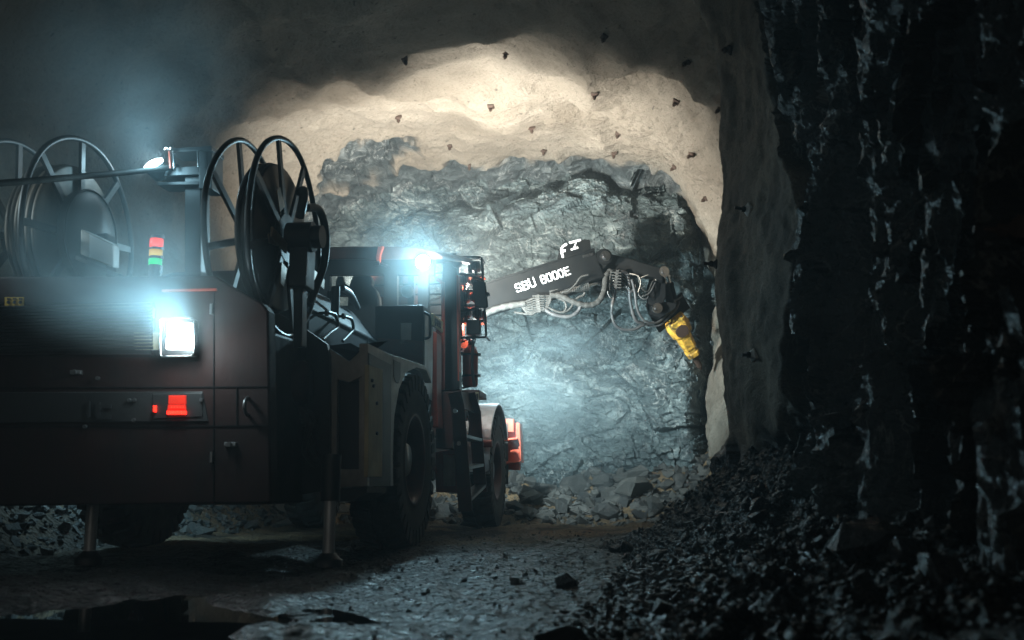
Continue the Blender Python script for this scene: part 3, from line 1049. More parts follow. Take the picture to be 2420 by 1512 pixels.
# ---- cable reels
def reel(u0, u1, vc, zc, Rr, coil_r, coil_m, nsp=8, ph=.2, ca=.03, cb=.15, nl=4):
    hub = MB()
    for u in (u0, u1):
        b = MB()
        b.tube([(u + .006 * math.sin(i * .35 + u * 9), vc + Rr * math.cos(2 * math.pi * i / 72), zc + Rr * math.sin(2 * math.pi * i / 72)) for i in range(72)], .019, 10, True)
        for i in range(nsp):
            t = ph + 2 * math.pi * i / nsp
            e = Vector((0, math.cos(t), math.sin(t)))
            b.bar(Vector((u, vc, zc)) + e * .10, Vector((u, vc, zc)) + e * Rr, .045, .022, (1, 0, 0))
        b.cyl((u - .012, vc, zc), (u + .012, vc, zc), .16, n=28)
        o = part('reel_rim', b, 'black')
        if u == u0:
            first = o
    b = MB()
    prof = [(-ca + .008, .12)]
    rr = (cb - ca) / nl / 2
    for j in range(nl):
        cx = -ca - rr * (2 * j + 1)
        for q in range(7):
            t = math.pi * q / 6
            prof.append((cx + rr * math.cos(t), coil_r + (rr * math.sin(t) + .012 * math.sin(j * 2.3))))
    prof.append((-cb - .008, .12))
    b.lathe((u0, vc, zc), (1, 0, 0), prof, 72)
    b.cyl((u1, vc, zc), (u0, vc, zc), .07, n=20)
    part('cable_coil', b, coil_m, first)
    return first
rl = reel(-.47, -.74, -1.865, 2.08, .648, .47, 'hose', 8, .32)
b = MB()
b.cyl((-.45, -1.865, 2.08), (-.28, -1.865, 2.08), .10, n=20).cyl((-.30, -1.865, 2.08), (-.22, -1.865, 2.08), .075, n=16)
b.box(-.42, -.30, -1.93, -1.76, 1.74, 2.00)
b.bar((-.37, -1.80, 1.36), (-.37, -1.86, 2.06), .06, .10)
part('reel_motor', b, 'black', rl, .008)
b = MB()
for (x0, y0, x1, y1) in ((602, 790, 663, 810), (934, 915, 1003, 935)):
    pass
for e0, e1 in (((-.42, -2.25, 2.02), (-.42, -1.98, 1.98)), ((-.42, -1.55, 1.93), (-.42, -1.22, 1.90))):
    part('reel_plate', MB().bar(e0, e1, .07, .012, (1, 0, 0)), 'foil', rl)
for t in (2.2, 3.4, 4.5, 5.2, 5.9):
    e = Vector((0, math.cos(t), math.sin(t)))
    c = Vector((-.455, -1.865, 2.08))
    g = Vector((0, -math.sin(t), math.cos(t)))
    part('reel_bracket', MB().prism([c + e * .20 - g * .05, c + e * .20 + g * .05, c + e * .34 + g * .03, c + e * .34 - g * .03], (-.008, 0, 0)), 'foil', rl)
b = MB()
b.tube([(-.36, -1.80, 2.30), (-.34, -1.60, 2.34), (-.34, -1.45, 2.22), (-.36, -1.40, 2.02), (-.40, -1.45, 1.82), (-.42, -1.52, 1.70)], .028, 10, sub=8)
b.tube([(-.36, -1.92, 2.20), (-.32, -1.98, 2.30), (-.34, -1.92, 2.38), (-.40, -1.84, 2.40)], .03, 10, sub=8)
part('feed_hose', b, 'hose', rl)
rl2 = reel(-1.88, -2.34, -1.93, 2.12, .655, .46, 'coil', 8, .1, .02, .24, 6)
b = MB()
b.lathe((-1.84, -1.93, 2.12), (1, 0, 0), [(-.02, .31), (.03, .315), (.04, .30), (.055, .18), (.06, 0)], 40)
b.tube([(-1.80, -1.93 + .31 * math.cos(2 * math.pi * i / 48), 2.12 + .31 * math.sin(2 * math.pi * i / 48)) for i in range(48)], .008, 6, True)
part('reel_cover', b, 'black', rl2)
b = MB()
b.bar((-1.70, -1.93, 1.42), (-1.76, -1.93, 2.12), .12, .2)
part('reel_stand', b, 'black', rl2, .01)
# pale control box leaning beside the left reel
b = MB()
f4 = [ov(191, 541, -2.42), ov(268, 577, -2.42), ov(267, 632, -2.42), ov(190, 600, -2.42)]
b.prism(f4, (-.05, .16, .03))
cb = part('control_box', b, 'grey', None, .006)
b = MB()
f5 = [ov(x, y, -2.426) for x, y in ((211, 553), (266, 579), (265, 628), (211, 606))]
b.prism(f5, (0, .004, 0))
part('box_plate', b, 'plate', cb)
b = MB()
b.bar(ov(188, 612, -2.36), ov(290, 655, -2.36), .10, .025)
part('box_tray', b, 'black', cb)
# signal tower
q = ov(365, 652, -2.44)
z0 = q.z - .04
sc = (ov(365, 557, -2.44).z - q.z) / (652 - 557)
b = MB()
b.cyl((q.x, q.y, z0), (q.x, q.y, q.z + sc * 94), .036, n=24)
st = part('signal_tower', b, 'black')
for y0, y1, mm in ((565, 585, 'sig_red'), (591, 606, 'sig_yellow'), (612, 627, 'sig_green')):
    b = MB()
    b.lathe((q.x, q.y, q.z + sc * (652 - y1)), (0, 0, 1), [(0, .036), (.002, .0395), (sc * (y1 - y0) - .002, .0395), (sc * (y1 - y0), .036)], 28)
    part('signal_lens', b, mm, st)
b = MB()
for y in (560, 588, 609, 632, 642):
    part('tower_clip', MB().box(q.x + .036, q.x + .043, q.y - .012, q.y + .012, q.z + sc * (652 - y) - .01, q.z + sc * (652 - y) + .01), 'chrome', st)
# mast with its head, tray and lamp
b = MB()
pv(b, [(436, 392), (474, 392), (474, 652), (436, 652)], -1.30, .16)
pv(b, [(474, 400), (484, 400), (484, 652), (474, 652)], -1.22, .06)
mast = part('mast', b, 'black', None, .006)
b = MB()
pv(b, [(388, 345), (404, 350), (500, 344), (500, 355), (405, 358), (393, 354)], -1.36, .22)
pv(b, [(470, 355), (500, 355), (500, 445), (470, 445)], -1.34, .2)
pv(b, [(372, 398), (470, 392), (470, 412), (372, 416)], -1.34, .18)
pv(b, [(372, 430), (470, 428), (470, 436), (372, 437)], -1.34, .18)
mh = part('mast_head', b, 'black', mast, .003)
b = MB()
q0, q1 = ov(400, 357, -1.38), ov(403, 398, -1.38)
b.cyl(q0, q1, .008, n=10)
part('head_post', b, 'red', mast)
b = MB()
b.cyl(ov(410, 356, -1.38), ov(412, 398, -1.38), .010, n=10)
b.tube([ov(389, 352, -1.40), ov(393, 347, -1.42), ov(401, 352, -1.40), ov(404, 346, -1.42)], .008, 6, sub=4)
b.cyl(ov(467, 356, -1.37), ov(469, 395, -1.37), .007, n=10)
part('head_strut', b, 'chrome', mast)
b = MB()
c = ov(366, 392, -1.36)
ax = Vector((-.22, -.62, .66)).normalized()
b.lathe(c, ax, [(-.12, .015), (-.10, .05), (-.02, .072), (.012, .074), (.012, .066)], 28)
for i in range(7):
    b.lathe(c, ax, [(-.025 - i * .012, .05), (-.022 - i * .012, .078 - i * .004), (-.018 - i * .012, .05)], 24)
ml = part('mast_lamp', b, 'black', mast)
b = MB()
b.lathe(c, ax, [(.006, .072), (.024, .071), (.034, .05), (.038, 0)], 28)
part('lens', b, 'lamp_white', ml)

b = MB()
b.lathe((-3.04, -3.02, 2.51), Vector((.8, .55, .0)).normalized(), [(-.10, .0), (-.09, .05), (0, .07), (.02, .07), (.02, 0)], 20)
b.cyl((-2.60, -2.46, 1.60), (-3.08, -3.04, 2.47), .03)
part('added_side_lamp', b, 'black')  # added body and arm for the unseen light at the left
# ---- engine hood between reel and cab
zs0, zs1 = ou(725, 720, -.62).z, ou(725, 677, -.88).z
b = MB()
prof = [(-1.95, 1.2), (-1.95, zs1 - .05), (-1.7, zs1), (-.88, zs1), (-.62, zs0), (-.62, 1.2)]
V = [(u, -.95, z) for u, z in prof] + [(u, 1.02, z + .02) for u, z in prof]
n = len(prof)
b.add(V, [list(range(n)), list(range(2 * n - 1, n - 1, -1))] + [[i, (i + 1) % n, n + (i + 1) % n, n + i] for i in range(n)])
hood = part('engine_hood', b, 'hood', None, .015)
b = MB()
b.bar((-.612, -.94, zs0 - .012), (-.612, 1.0, zs0 - .012 + .02), .012, .008, (1, 0, 0))
b.bar((-.613, .62, zs0), (-.613, .62, 1.3), .010, .008, (1, 0, 0))
part('hood_seam', b, 'black', hood)
for hx in ((793, 738, 0), (832, 746, 1)):
    b = MB()
    x, y = hx[0], hx[1]
    pts = [(x - 18, y + 0), (x - 6, y + 3), (x + 1, y + 9), (x + 5, y + 34), (x - 12, y + 48), (x - 30, y + 64)] if not hx[2] else [(x - 18, y + 2), (x - 5, y + 6), (x + 0, y + 12), (x + 3, y + 32), (x - 8, y + 46), (x - 22, y + 60)]
    b.tube([ou(px, py, -.54) for px, py in pts], .014, 8, sub=5)
    q = ou(x - 18, y + 1, -.54)
    b.cyl(q, q + Vector((-.08, 0, 0)), .012, n=8)
    b.cyl(q + Vector((.004, 0, 0)), q + Vector((-.02, 0, 0)), .024, n=12)
    part('grab_handle', b, 'black', hood)
# ---- deck clutter behind the reel
b = MB()
b.cyl((-.66, -.2, zs0 + .02), (-.66, -.2, zs0 + .30), .035, n=14)
b.tube([(-.7, .1, zs1 + .06), (-.75, .5, zs1 + .09), (-.8, .9, zs1 + .04)], .03, 8, sub=6)
b.cyl((-.9, .45, zs1), (-.9, .45, zs1 + .10), .05, n=14)
part('exhaust_pipe', b, 'black')

# ---- cabinet at the right of the cab
b = MB()
pv(b, [(886, 722), (1000, 720), (1000, 880), (945, 852), (886, 850)], 1.05, .40)
cab_box = part('side_cabinet', b, 'black', None, .01)
uc = ov(1000, 780, 1.05).x
b = MB()
b.prism([(uc + .004, 1.07, 2.10), (uc + .004, 1.42, 2.10), (uc + .004, 1.42, 1.30), (uc + .004, 1.07, 1.30)], (.01, 0, 0))
part('cabinet_side', b, 'silver', cab_box)
b = MB()
pv(b, [(893, 798), (1000, 806), (1000, 878), (945, 850), (893, 848)], 1.044, .005)
part('cabinet_lower_door', b, 'darkred', cab_box)
b = MB()
pv(b, [(947, 763), (972, 763), (972, 811), (947, 811)], 1.044, .005)
part('paper_label', b, 'grey', cab_box)
b = MB()
pts = [(1002, 738), (1013, 744), (1016, 752), (1016, 790), (1012, 798), (1002, 800)]
b.tube([ov(x, y, 1.03) for x, y in pts], .013, 8, sub=4)
part('cabinet_handle', b, 'black', cab_box)
b = MB()
zj = ou(1020, 741, uc + .02).z
j4 = [(uc + .02, 1.30, zj), (uc + .02, 1.78, zj), (uc + .02, 1.78, zj - .115), (uc + .02, 1.30, zj - .115)]
b.prism(j4, (.02, 0, 0))
nb = part('name_board', b, 'cream', cab_box, .004)
def lettering(name, s, org, ex, ez, hgt, m, parent, off=0.0, thick=.004, xs=1.0):
    """White characters as a real relief on a plate: origin, reading direction and upward direction in the machine frame."""
    cu = bpy.data.curves.new(name, 'FONT')
    cu.body, cu.size, cu.offset, cu.extrude, cu.space_character = s, 1.0, off, thick / hgt, 1.0
    o = bpy.data.objects.new(name, cu)
    COL.objects.link(o)
    bpy.context.view_layer.update()
    me = bpy.data.meshes.new_from_object(o.evaluated_get(bpy.context.evaluated_depsgraph_get()))
    bpy.data.objects.remove(o)
    bpy.data.curves.remove(cu)
    ex, ez = Vector(ex).normalized(), Vector(ez).normalized()
    nn = ex.cross(ez)
    k = hgt / .72
    for v in me.vertices:
        c = v.co.copy()
        v.co = Vector(org) + ex * (c.x * k * xs) + ez * (c.y * k) + nn * (c.z * hgt)
    me.materials.clear()
    me.materials.append(M[m])
    r = bpy.data.objects.new(name, me)
    COL.objects.link(r)
    r.parent = parent
    return r
lettering('name_lettering', 'JAMA', (uc + .042, 1.38, zj - .09), (0, 1, 0), (0, 0, 1), .065, 'black', nb, .02, .004, 1.25)
# red pillar and orange rail beside the cab door
b = MB()
pv(b, [(1015, 778), (1032, 786), (1032, 925), (1036, 1010), (1018, 1010)], 1.98, .25)
part('door_pillar', b, 'red', None, .01)
b = MB()
for pts, v in (([(1032, 660), (1044, 668), (1047, 690), (1047, 900), (1043, 915), (1031, 918)], 2.35), ([(1017, 640), (1020, 600), (1031, 598)], 2.3)):
    b.tube([ov(x, y, v) for x, y in pts], .02, 8, sub=5)
part('door_rail', b, 'red')
b = MB()
pv(b, [(1030, 780), (1046, 760), (1046, 905), (1030, 905)], 2.6, .04)
part('door_skin', b, 'red')
b = MB()
pv(b, [(1031, 800), (1044, 800), (1044, 912), (1031, 912)], 2.40, .02)
part('door_lower', b, 'darkred')

# ---- cab
b = MB()
for pts in ([(744, 600), (1026, 600), (1026, 649), (744, 649)], [(744, 649), (779, 649), (779, 722), (744, 722)], [(907, 649), (938, 649), (938, 722), (907, 722)],
            [(990, 649), (1012, 649), (1012, 722), (990, 722)], [(744, 722), (1012, 722), (1012, 800), (744, 800)]):
    pv(b, pts, 1.62, .07)
cabw = part('cab_wall', b, 'black')
b = MB()
b.prism([ov(x, y, 1.50) for x, y in [(742, 585), (830, 582), (970, 583), (1030, 594), (1048, 606), (1048, 612), (742, 612)]], (0, 1.78, .36))
part('cab_roof', b, 'darkred', None, .015)
b = MB()
for x0, x1 in ((779, 907), (938, 990)):
    pv(b, [(x0, 649), (x1, 649), (x1, 722), (x0, 722)], 1.65, .008)
part('window_pane', b, 'glass', cabw)
ur = ov(1010, 650, 1.62).x - .06
ul = ov(744, 650, 1.62).x
zb, zt = ov(900, 722, 1.62).z, ov(900, 606, 1.62).z + .22
b = MB()
zr = zt - .22
b.box(ul - .02, ul + .05, 1.69, 1.80, 1.3, zr).box(ul - .02, ul + .05, 3.10, 3.22, 1.3, zt).box(ul - .02, ul + .05, 1.8, 3.1, 1.3, zb - .15)
b.box(ur - .05, ur + .03, 1.69, 1.85, 1.3, zr)
b.box(ul + .05, ur - .12, 3.14, 3.20, 1.3, zb - .1).box(ul - .02, ur - .12, 1.69, 3.22, 1.22, 1.30)
b.box((ul + ur) / 2 + .05, (ul + ur) / 2 + .12, 3.13, 3.20, zb - .42, zt)
part('cab_frame', b, 'black', cabw)
b = MB()
for k in range(6):
    z = zb + .06 + k * .125
    b.cyl((ul + .05, 3.26, z), (ur - .05, 3.26, z), .011, n=6)
part('window_guard', b, 'black', cabw)
b = MB()
pv(b, [(820, 735), (822, 690), (826, 668), (834, 649), (874, 649), (880, 664), (876, 672), (888, 684), (895, 702), (897, 722), (897, 740)], 2.1, .12)
seat = part('operator_seat', b, 'black', None, .02)
b = MB()
pv(b, [(793, 700), (793, 664), (798, 652), (810, 652), (813, 668), (826, 676), (830, 700)], 2.5, .06)
part('joystick_console', b, 'black', None, .01)
b = MB()
c = ov(962, 688, 3.05)
b.lathe(c, (0, 1, 0), [(-.07, 0), (-.06, .05), (0, .075), (.05, .07)], 20)
b.cyl(c + Vector((-.10, 0, -.06)), c + Vector((-.10, 0, .12)), .02, n=10)
b.obox(c + Vector((-.10, 0, .12)), (.04, 0, 0), (0, .03, 0), (0, 0, .05))
part('inner_lamp', b, 'black')
b = MB()
pv(b, [(893, 582), (906, 581), (899, 600), (897, 622), (890, 626), (888, 606)], 1.44, .05)
part('roof_bracket', b, 'bright_red', None, .006)
b = MB()
pts = [ov(898 + i * .9, 622 + 3.2 * math.sin(i * 1.9) + i * .35, 1.42 + .012 * math.cos(i * 1.9)) for i in range(26)]
b.tube(pts, .006, 6)
b.cyl(ov(885, 622, 1.40), ov(897, 622, 1.40), .022, n=12)
part('coiled_cable', b, 'hose')
b = MB()
c = ov(1000, 620, 1.50)
b.lathe(c, (0, -1, 0), [(-.10, .02), (-.08, .06), (0, .085), (.03, .085), (.03, .07)], 24)
b.bar(c + Vector((0, .05, 0)), c + Vector((0, .05, .14)), .03, .03)
cl = part('cab_lamp', b, 'black')
b = MB()
b.lathe(c, (0, -1, 0), [(.02, .07), (.035, .068), (.045, .04), (.047, 0)], 24)
part('lens', b, 'lamp_white', cl)
# dark cab pillar and the red strip along its edge
b = MB()
pv(b, [(1046, 600), (1078, 597), (1081, 700), (1086, 921), (1040, 921)], 2.72, .16)
col = part('cab_pillar', b, 'black', None, .01)
b = MB()
pv(b, [(1078, 650), (1083, 650), (1085, 900), (1082, 900)], 2.715, .12)
part('pillar_strip', b, 'bright_red', col)
b = MB()
c = ov(1079, 620, 2.68)
b.lathe(c, (0, 1, 0), [(-.04, 0), (-.03, .05), (.03, .06), (.06, .05)], 18)
part('beacon', b, 'black')
# ---- lamp rack
RV = 3.2
b = MB()
cage = [(1080, 640), (1079, 609), (1083, 607), (1134, 607), (1138, 609), (1149, 791), (1146, 797), (1088, 797), (1085, 790)]
b.tube([ov(x, y, RV) for x, y in cage], .014, 8, True)
cage2 = [(1083, 613), (1136, 612), (1141, 622), (1148, 790), (1092, 790)]
b.tube([ov(x, y, RV + .26) for x, y in cage2], .012, 8, True)
for x, y in ((1080, 608), (1136, 608), (1148, 796), (1087, 796)):
    q = ov(x, y, RV)
    b.cyl(q, q + Vector((0, .27, 0)), .012, n=8)
for y in (648, 686, 721, 758):
    b.tube([ov(1084, y, RV + .02), ov(1143, y - .5, RV + .02)], .010, 8)
rack = part('lamp_rack', b, 'black')
b = MB()
pv(b, [(1084, 658), (1089, 658), (1093, 796), (1088, 796)], RV + .05, .12)
for y in (650, 759):
    pv(b, [(1088, y), (1142, y), (1142, y + 2.5), (1088, y + 2.5)], RV + .05, .2)
for y in (686, 722):
    pv(b, [(1088, y + 1), (1122, y + 1), (1122, y + 2.5), (1088, y + 2.5)], RV + .05, .2)
pv(b, [(1139, 735), (1143, 735), (1145, 756), (1141, 756)], RV + .05, .2)
part('rack_plate', b, 'bright_red', rack)
def flood(x, y, r, v=RV + .06, square=False):
    c = ov(x, y, v)
    b = MB()
    if square:
        b.obox(c, (r * .95, 0, 0), (0, .06, 0), (0, 0, r))
    else:
        b.lathe(c, (0, 1, 0), [(-.09, 0), (-.085, r * .6), (-.05, r * .92), (.0, r), (.06, r), (.06, r * .85)], 24)
        for i in range(6):
            q = c + Vector((0, -.03 - .009 * i, -r * .9 + i * r * .36))
            b.obox(c + Vector((-r * .8 + i * r * .32, -.065, 0)), (r * .05, 0, 0), (0, .05, 0), (0, 0, r * .75))
    b.bar(c + Vector((0, .0, -r * .95)), c + Vector((0, .0, -r - .05)), .05, .03)
    o = part('flood_lamp', b, 'black', None, .012 if square else 0)
    b = MB()
    if square:
        b.obox(c + Vector((0, .066, 0)), (r * .8, 0, 0), (0, .006, 0), (0, 0, r * .85))
    else:
        b.lathe(c, (0, 1, 0), [(.05, r * .9), (.064, r * .86), (.07, 0)], 20)
    part('lens', b, 'lamp_white', o)
for x, y, r in ((1099, 664, .062), (1101, 702, .062), (1102, 739, .060), (1127, 667, .060), (1126, 704, .058), (1130, 742, .060), (1125, 630, .060)):
    flood(x, y, r)
flood(1120, 775, .085, RV + .02, True)
b = MB()
b.cyl(ov(1111, 646, RV + .05), ov(1111, 627, RV + .05), .026, n=14)
part('camera_pod', b, 'black', rack)
b = MB()
for i in range(6):
    x = 1085 + i * 1.2
    b.tube([ov(x, 700 - 6 * i, RV - .03), ov(x + 5, 690 + 8 * i, RV - .06), ov(x + 1, 720 + 9 * i, RV - .04), ov(x + 10 - i, 742 + 4 * i, RV), ov(x + 26, 748 + 6 * i, RV + .02)], .006, 6, sub=5)
b.tube([ov(1085, 812, RV - .03), ov(1105, 802, RV - .03), ov(1122, 790, RV), ov(1122, 812, RV)], .008, 6, sub=5)
part('rack_wiring', b, 'hose', rack)
b = MB()
pv(b, [(1119, 664), (1143, 664), (1147, 668), (1153, 722), (1150, 727), (1123, 726), (1116, 690), (1116, 668)], RV - .22, .05)
c = ov(1152, 694, RV - .2)
b.cyl(c, c + Vector((0, .05, 0)), .022, n=12)
mir = part('mirror', b, 'black', None, .012)
b = MB()
b.tube([ov(1083, 648, RV - .1), ov(1100, 648, RV - .12), ov(1142, 662, RV - .16)], .016, 8, sub=4)
b.tube([ov(1083, 735, RV - .1), ov(1100, 735, RV - .12), ov(1130, 726, RV - .16)], .016, 8, sub=4)
part('mirror_arm', b, 'black', mir)
# bracket that carries the extinguisher, red guard above it
b = MB()
b.tube([ov(x, y, 3.24) for x, y in ((1092, 826), (1086, 826), (1087, 900), (1090, 916), (1110, 913))], .010, 8, sub=3)
pv(b, [(1078, 830), (1092, 830), (1092, 838), (1078, 838)], 3.2, .05)
pv(b, [(1078, 895), (1092, 895), (1092, 902), (1078, 902)], 3.2, .05)
part('extinguisher_bracket', b, 'black')
b = MB()
pv(b, [(1080, 800), (1100, 802), (1118, 815), (1105, 822), (1080, 824)], 3.42, .3)
part('lower_guard', b, 'bright_red', None, .006)
# ---- step platform, ladder, frame
b = MB()
pv(b, [(1031, 921), (1133, 921), (1133, 936), (1031, 936)], 2.9, .5)
pv(b, [(1029, 925), (1078, 925), (1080, 1005), (1065, 1060), (1030, 1060)], 2.35, .3)
part('step_platform', b, 'darkred', None, .008)
b = MB()
pv(b, [(1117, 926), (1131, 926), (1131, 950), (1117, 950)], 2.88, .015)
pl = part('yellow_plate', b, 'cream')
b = MB()
for x in (1119, 1125.5):
    pv(b, [(x, 930), (x + 4.5, 930), (x + 4.5, 946), (x, 946)], 2.872, .006)
part('plate_print', b, 'black', pl)
b = MB()
pv(b, [(1029, 1068), (1090, 1058), (1090, 1165), (1030, 1163)], 2.7, .2)
part('front_frame', b, 'red', None, .008)
b = MB()
pv(b, [(1048, 1075), (1075, 1075), (1075, 1148), (1048, 1148)], 2.66, .03)
part('frame_cover', b, 'grey')
b = MB()
S1 = [(1074, 926), (1082, 960), (1087, 1030), (1094, 1120), (1100, 1206)]
S2 = [(1108, 927), (1122, 975), (1127, 1040), (1132, 1110), (1137, 1162)]
def stringer(S, u0, u1):
    n = len(S)
    P = [ou(x, y, u0 + (u1 - u0) * i / (n - 1)) for i, (x, y) in enumerate(S)]
    return P
A1, A2 = stringer(S1, .02, .12), stringer(S2, .02, .12)
b.prism([A1[0], A2[0], A2[1], A1[1]], (-.02, 0, 0))
ladder = part('ladder', b, 'darkred')
for P in (A1, A2):
    b = MB()
    for i in range(len(P) - 1):
        b.bar(P[i], P[i + 1] + (P[i + 1] - P[i]) * .03, .13, .025, (0, 1, 0))
    part('stringer', b, 'darkred', ladder)
for t in (.50, .71, .93):
    b = MB()
    def at(P, t):
        x = t * (len(P) - 1)
        i = min(int(x), len(P) - 2)
        return P[i].lerp(P[i + 1], x - i)
    p, q = at(A1, t), at(A2, t)
    b.bar(p, q, .12, .03)
    part('rung', b, 'steel', ladder)
for x, y in ((1084, 1049), (1089, 1106), (1093, 1163), (1075, 973)):
    c = ou(x, y, .05)
    c = c + Vector((.02, -.07, 0))
    part('ladder_bolt', MB().cyl(c, c + Vector((.0, -.03, 0)), .022, n=12), 'chrome', ladder)
# ---- front fender and mudflap
b = MB()
fc = Vector((0, 4.5, .69))
def arc(r, a0, a1, n, u):
    return [Vector((u, 4.5 - r * math.cos(R(a0 + (a1 - a0) * i / n)), .69 + r * math.sin(R(a0 + (a1 - a0) * i / n)))) for i in range(n + 1)]
n = 20
o1, o2, o3, o4 = arc(.84, -4, 150, n, .02), arc(.84, -4, 150, n, -.46), arc(.815, -4, 150, n, -.46), arc(.815, -4, 150, n, .02)
V = o1 + o2 + o3 + o4
F = []
for i in range(n):
    for k in range(4):
        a, c = k * (n + 1), ((k + 1) % 4) * (n + 1)
        F.append([a + i, a + i + 1, c + i + 1, c + i])
F += [[0, n + 1, 2 * (n + 1), 3 * (n + 1)], [n, 2 * n + 1, 3 * n + 2, 4 * n + 3]]
b.add(V, F)
fen = part('front_fender', b, 'silver', None, .01)
b = MB()
b.tube([Vector((-.46, 3.655, .66)), Vector((-.1, 3.655, .66)), Vector((.02, 3.655, .68)), Vector((.02, 3.66, .8))], .014, 8, sub=4)
part('fender_rim', b, 'steel', fen)
b = MB()
b.cyl(ov(1126, 1048, 3.6), ov(1163, 1048, 3.6), .045, n=16)
part('hydraulic_pin', b, 'red')
b = MB()
b.box(-.40, -.22, 3.50, 3.62, 1.25, 1.46).box(-.30, -.2, 3.48, 3.5, 1.28, 1.36)
part('junction_box', b, 'silver', None, .01)
b = MB()
b.tube([(-.21, 3.47, 1.30), (-.18, 3.44, 1.2), (-.2, 3.46, 1.05), (-.28, 3.5, .96)], .012, 8, sub=5)
part('junction_cable', b, 'hose')
# ---- red outrigger at the front
BVv = 5.55
b = MB()
pv(b, [(1190, 999), (1227, 999), (1231, 1093), (1229, 1111), (1190, 1110)], BVv, .05)
pv(b, [(1192, 990), (1214, 990), (1214, 1021), (1192, 1021)], BVv - .12, .12)
pv(b, [(1190, 1036), (1222, 1034), (1222, 1038), (1190, 1042)], BVv - .18, .18)
pv(b, [(1190, 1091), (1229, 1088), (1229, 1092), (1190, 1098)], BVv - .18, .18)
pv(b, [(1222, 999), (1228, 999), (1232, 1093), (1228, 1093)], BVv - .05, .3)
part('outrigger', b, 'bright_red', None, .008)
b = MB()
pv(b, [(1190, 1000), (1200, 1000), (1201, 1144), (1191, 1143)], 5.40, .02)
part('mudflap', b, 'rubber')

# ---- boom
A, B = ov(1120, 718, 5.2), ov(1408, 626, 5.78)
dirb = (B - A).normalized()
upb = Vector((0, 0, 1)) - dirb * dirb.z
upb.normalize()
nb_ = dirb.cross(upb)                                # across the boom; -> pointing to the camera side
if nb_.y > 0:
    nb_ = -nb_
A = A - dirb * 1.2
b = MB()
hB = (ov(1375, 600, 5.70) - ov(1375, 666, 5.70)).length / 2
mid = (A + B) / 2
b.obox(mid, (B - A) / 2, upb * hB, nb_ * .16)
for s_ in (-1, 1):
    b.obox(mid + upb * (hB * s_), (B - A) / 2 * .999, upb * .014, nb_ * .185)
boom = part('boom', b, 'boom', None, .008)
p = ov(1224, 696, 5.0)
t = (p - A).dot(dirb)
pl_ = A + dirb * t + nb_ * .162 - upb * (hB * .42)
def on_boom(x, y):                                   # a photographed mark on the near side of the boom
    d = ray(x, y)
    dl = Vector((d.x * CA - d.y * SA, d.x * SA + d.y * CA, d.z))
    o0 = Vector((C0[0], C0[1], CH))
    s = ((A + nb_ * .162) - o0).dot(nb_) / dl.dot(nb_)
    return o0 + dl * s
q0, q1 = on_boom(1221, 693), on_boom(1350, 649)
hl = (on_boom(1220, 671) - q0).length
ex = (q1 - q0).normalized()
TW = (q1 - q0).length
GL = {'S': [[(.86, .80), (.74, .90), (.26, .90), (.10, .78), (.10, .62), (.24, .53), (.76, .46), (.90, .36), (.90, .22), (.76, .10), (.26, .10), (.12, .22)]],
      'B': [[(.12, .10), (.12, .90), (.70, .90), (.84, .80), (.84, .62), (.72, .53), (.14, .53)], [(.72, .53), (.90, .42), (.90, .22), (.76, .10), (.12, .10)]],
      'U': [[(.12, 1.0), (.12, .24), (.26, .10), (.74, .10), (.88, .24), (.88, 1.0)]],
      '8': [[(.26, .10), (.10, .24), (.10, .42), (.22, .52), (.12, .62), (.12, .78), (.26, .90), (.74, .90), (.88, .78), (.88, .62), (.78, .52), (.90, .42), (.90, .24), (.74, .10), (.26, .10)], [(.22, .52), (.78, .52)]],
      '0': [[(.26, .10), (.12, .26), (.12, .74), (.26, .90), (.74, .90), (.88, .74), (.88, .26), (.74, .10), (.26, .10)]],
      'E': [[(.92, .90), (.12, .90), (.12, .10), (.94, .10)], [(.12, .51), (.84, .51)]]}
b = MB()
zoff = 0.0
for ch, fx, fw in (('S', 0, .112), ('B', .127, .112), ('U', .254, .112), ('8', .465, .092), ('0', .573, .092), ('0', .681, .092), ('0', .789, .092), ('E', .900, .092)):
    for st in GL[ch]:
        P = [q0 + ex * (TW * (fx + fw * x)) + upb * (hl * y) + nb_ * .004 for x, y in st]
        for i in range(len(P) - 1):
            d_ = (P[i + 1] - P[i]).normalized() * (hl * .07)
            zoff = (zoff + .00007) % .0021
            b.bar(P[i] - d_ + nb_ * zoff, P[i + 1] + d_ + nb_ * zoff, hl * .125, .006, nb_)
part('boom_lettering', b, 'white', boom)
# emblem plate on the boom
b = MB()
e4 = [on_boom(x, y) for x, y in ((1318, 612), (1326, 580), (1376, 566), (1394, 566), (1398, 594))]
b.prism(e4, nb_ * -.03)
ep = part('emblem_plate', b, 'boom', boom, .004)
b = MB()
off = nb_ * .004
def stroke(pts, w):
    P = [on_boom(x, y) + off for x, y in pts]
    for i in range(len(P) - 1):
        b.bar(P[i], P[i + 1] + (P[i + 1] - P[i]).normalized() * w * .3, w, .006, nb_)
stroke([(1331, 611), (1327, 596), (1327, 587), (1331, 581), (1338, 577)], .032)
stroke([(1329, 594), (1335, 592)], .032)
stroke([(1345, 574), (1371, 567)], .030)
stroke([(1349, 590), (1365, 585)], .028)
stroke([(1356, 586), (1361, 574)], .018)
part('emblem_mark', b, 'white', ep)
for x, y in ((1380, 605), (1387, 603), (1392, 601), (1399, 600)):
    c = on_boom(x, y)
    part('plate_bolt', MB().cyl(c, c + nb_ * .03, .013, n=6, smooth=False), 'chrome', boom)
b = MB()
b.bar(on_boom(1376, 607), on_boom(1402, 600), .04, .02, nb_)
part('plate_strap', b, 'chrome', boom)
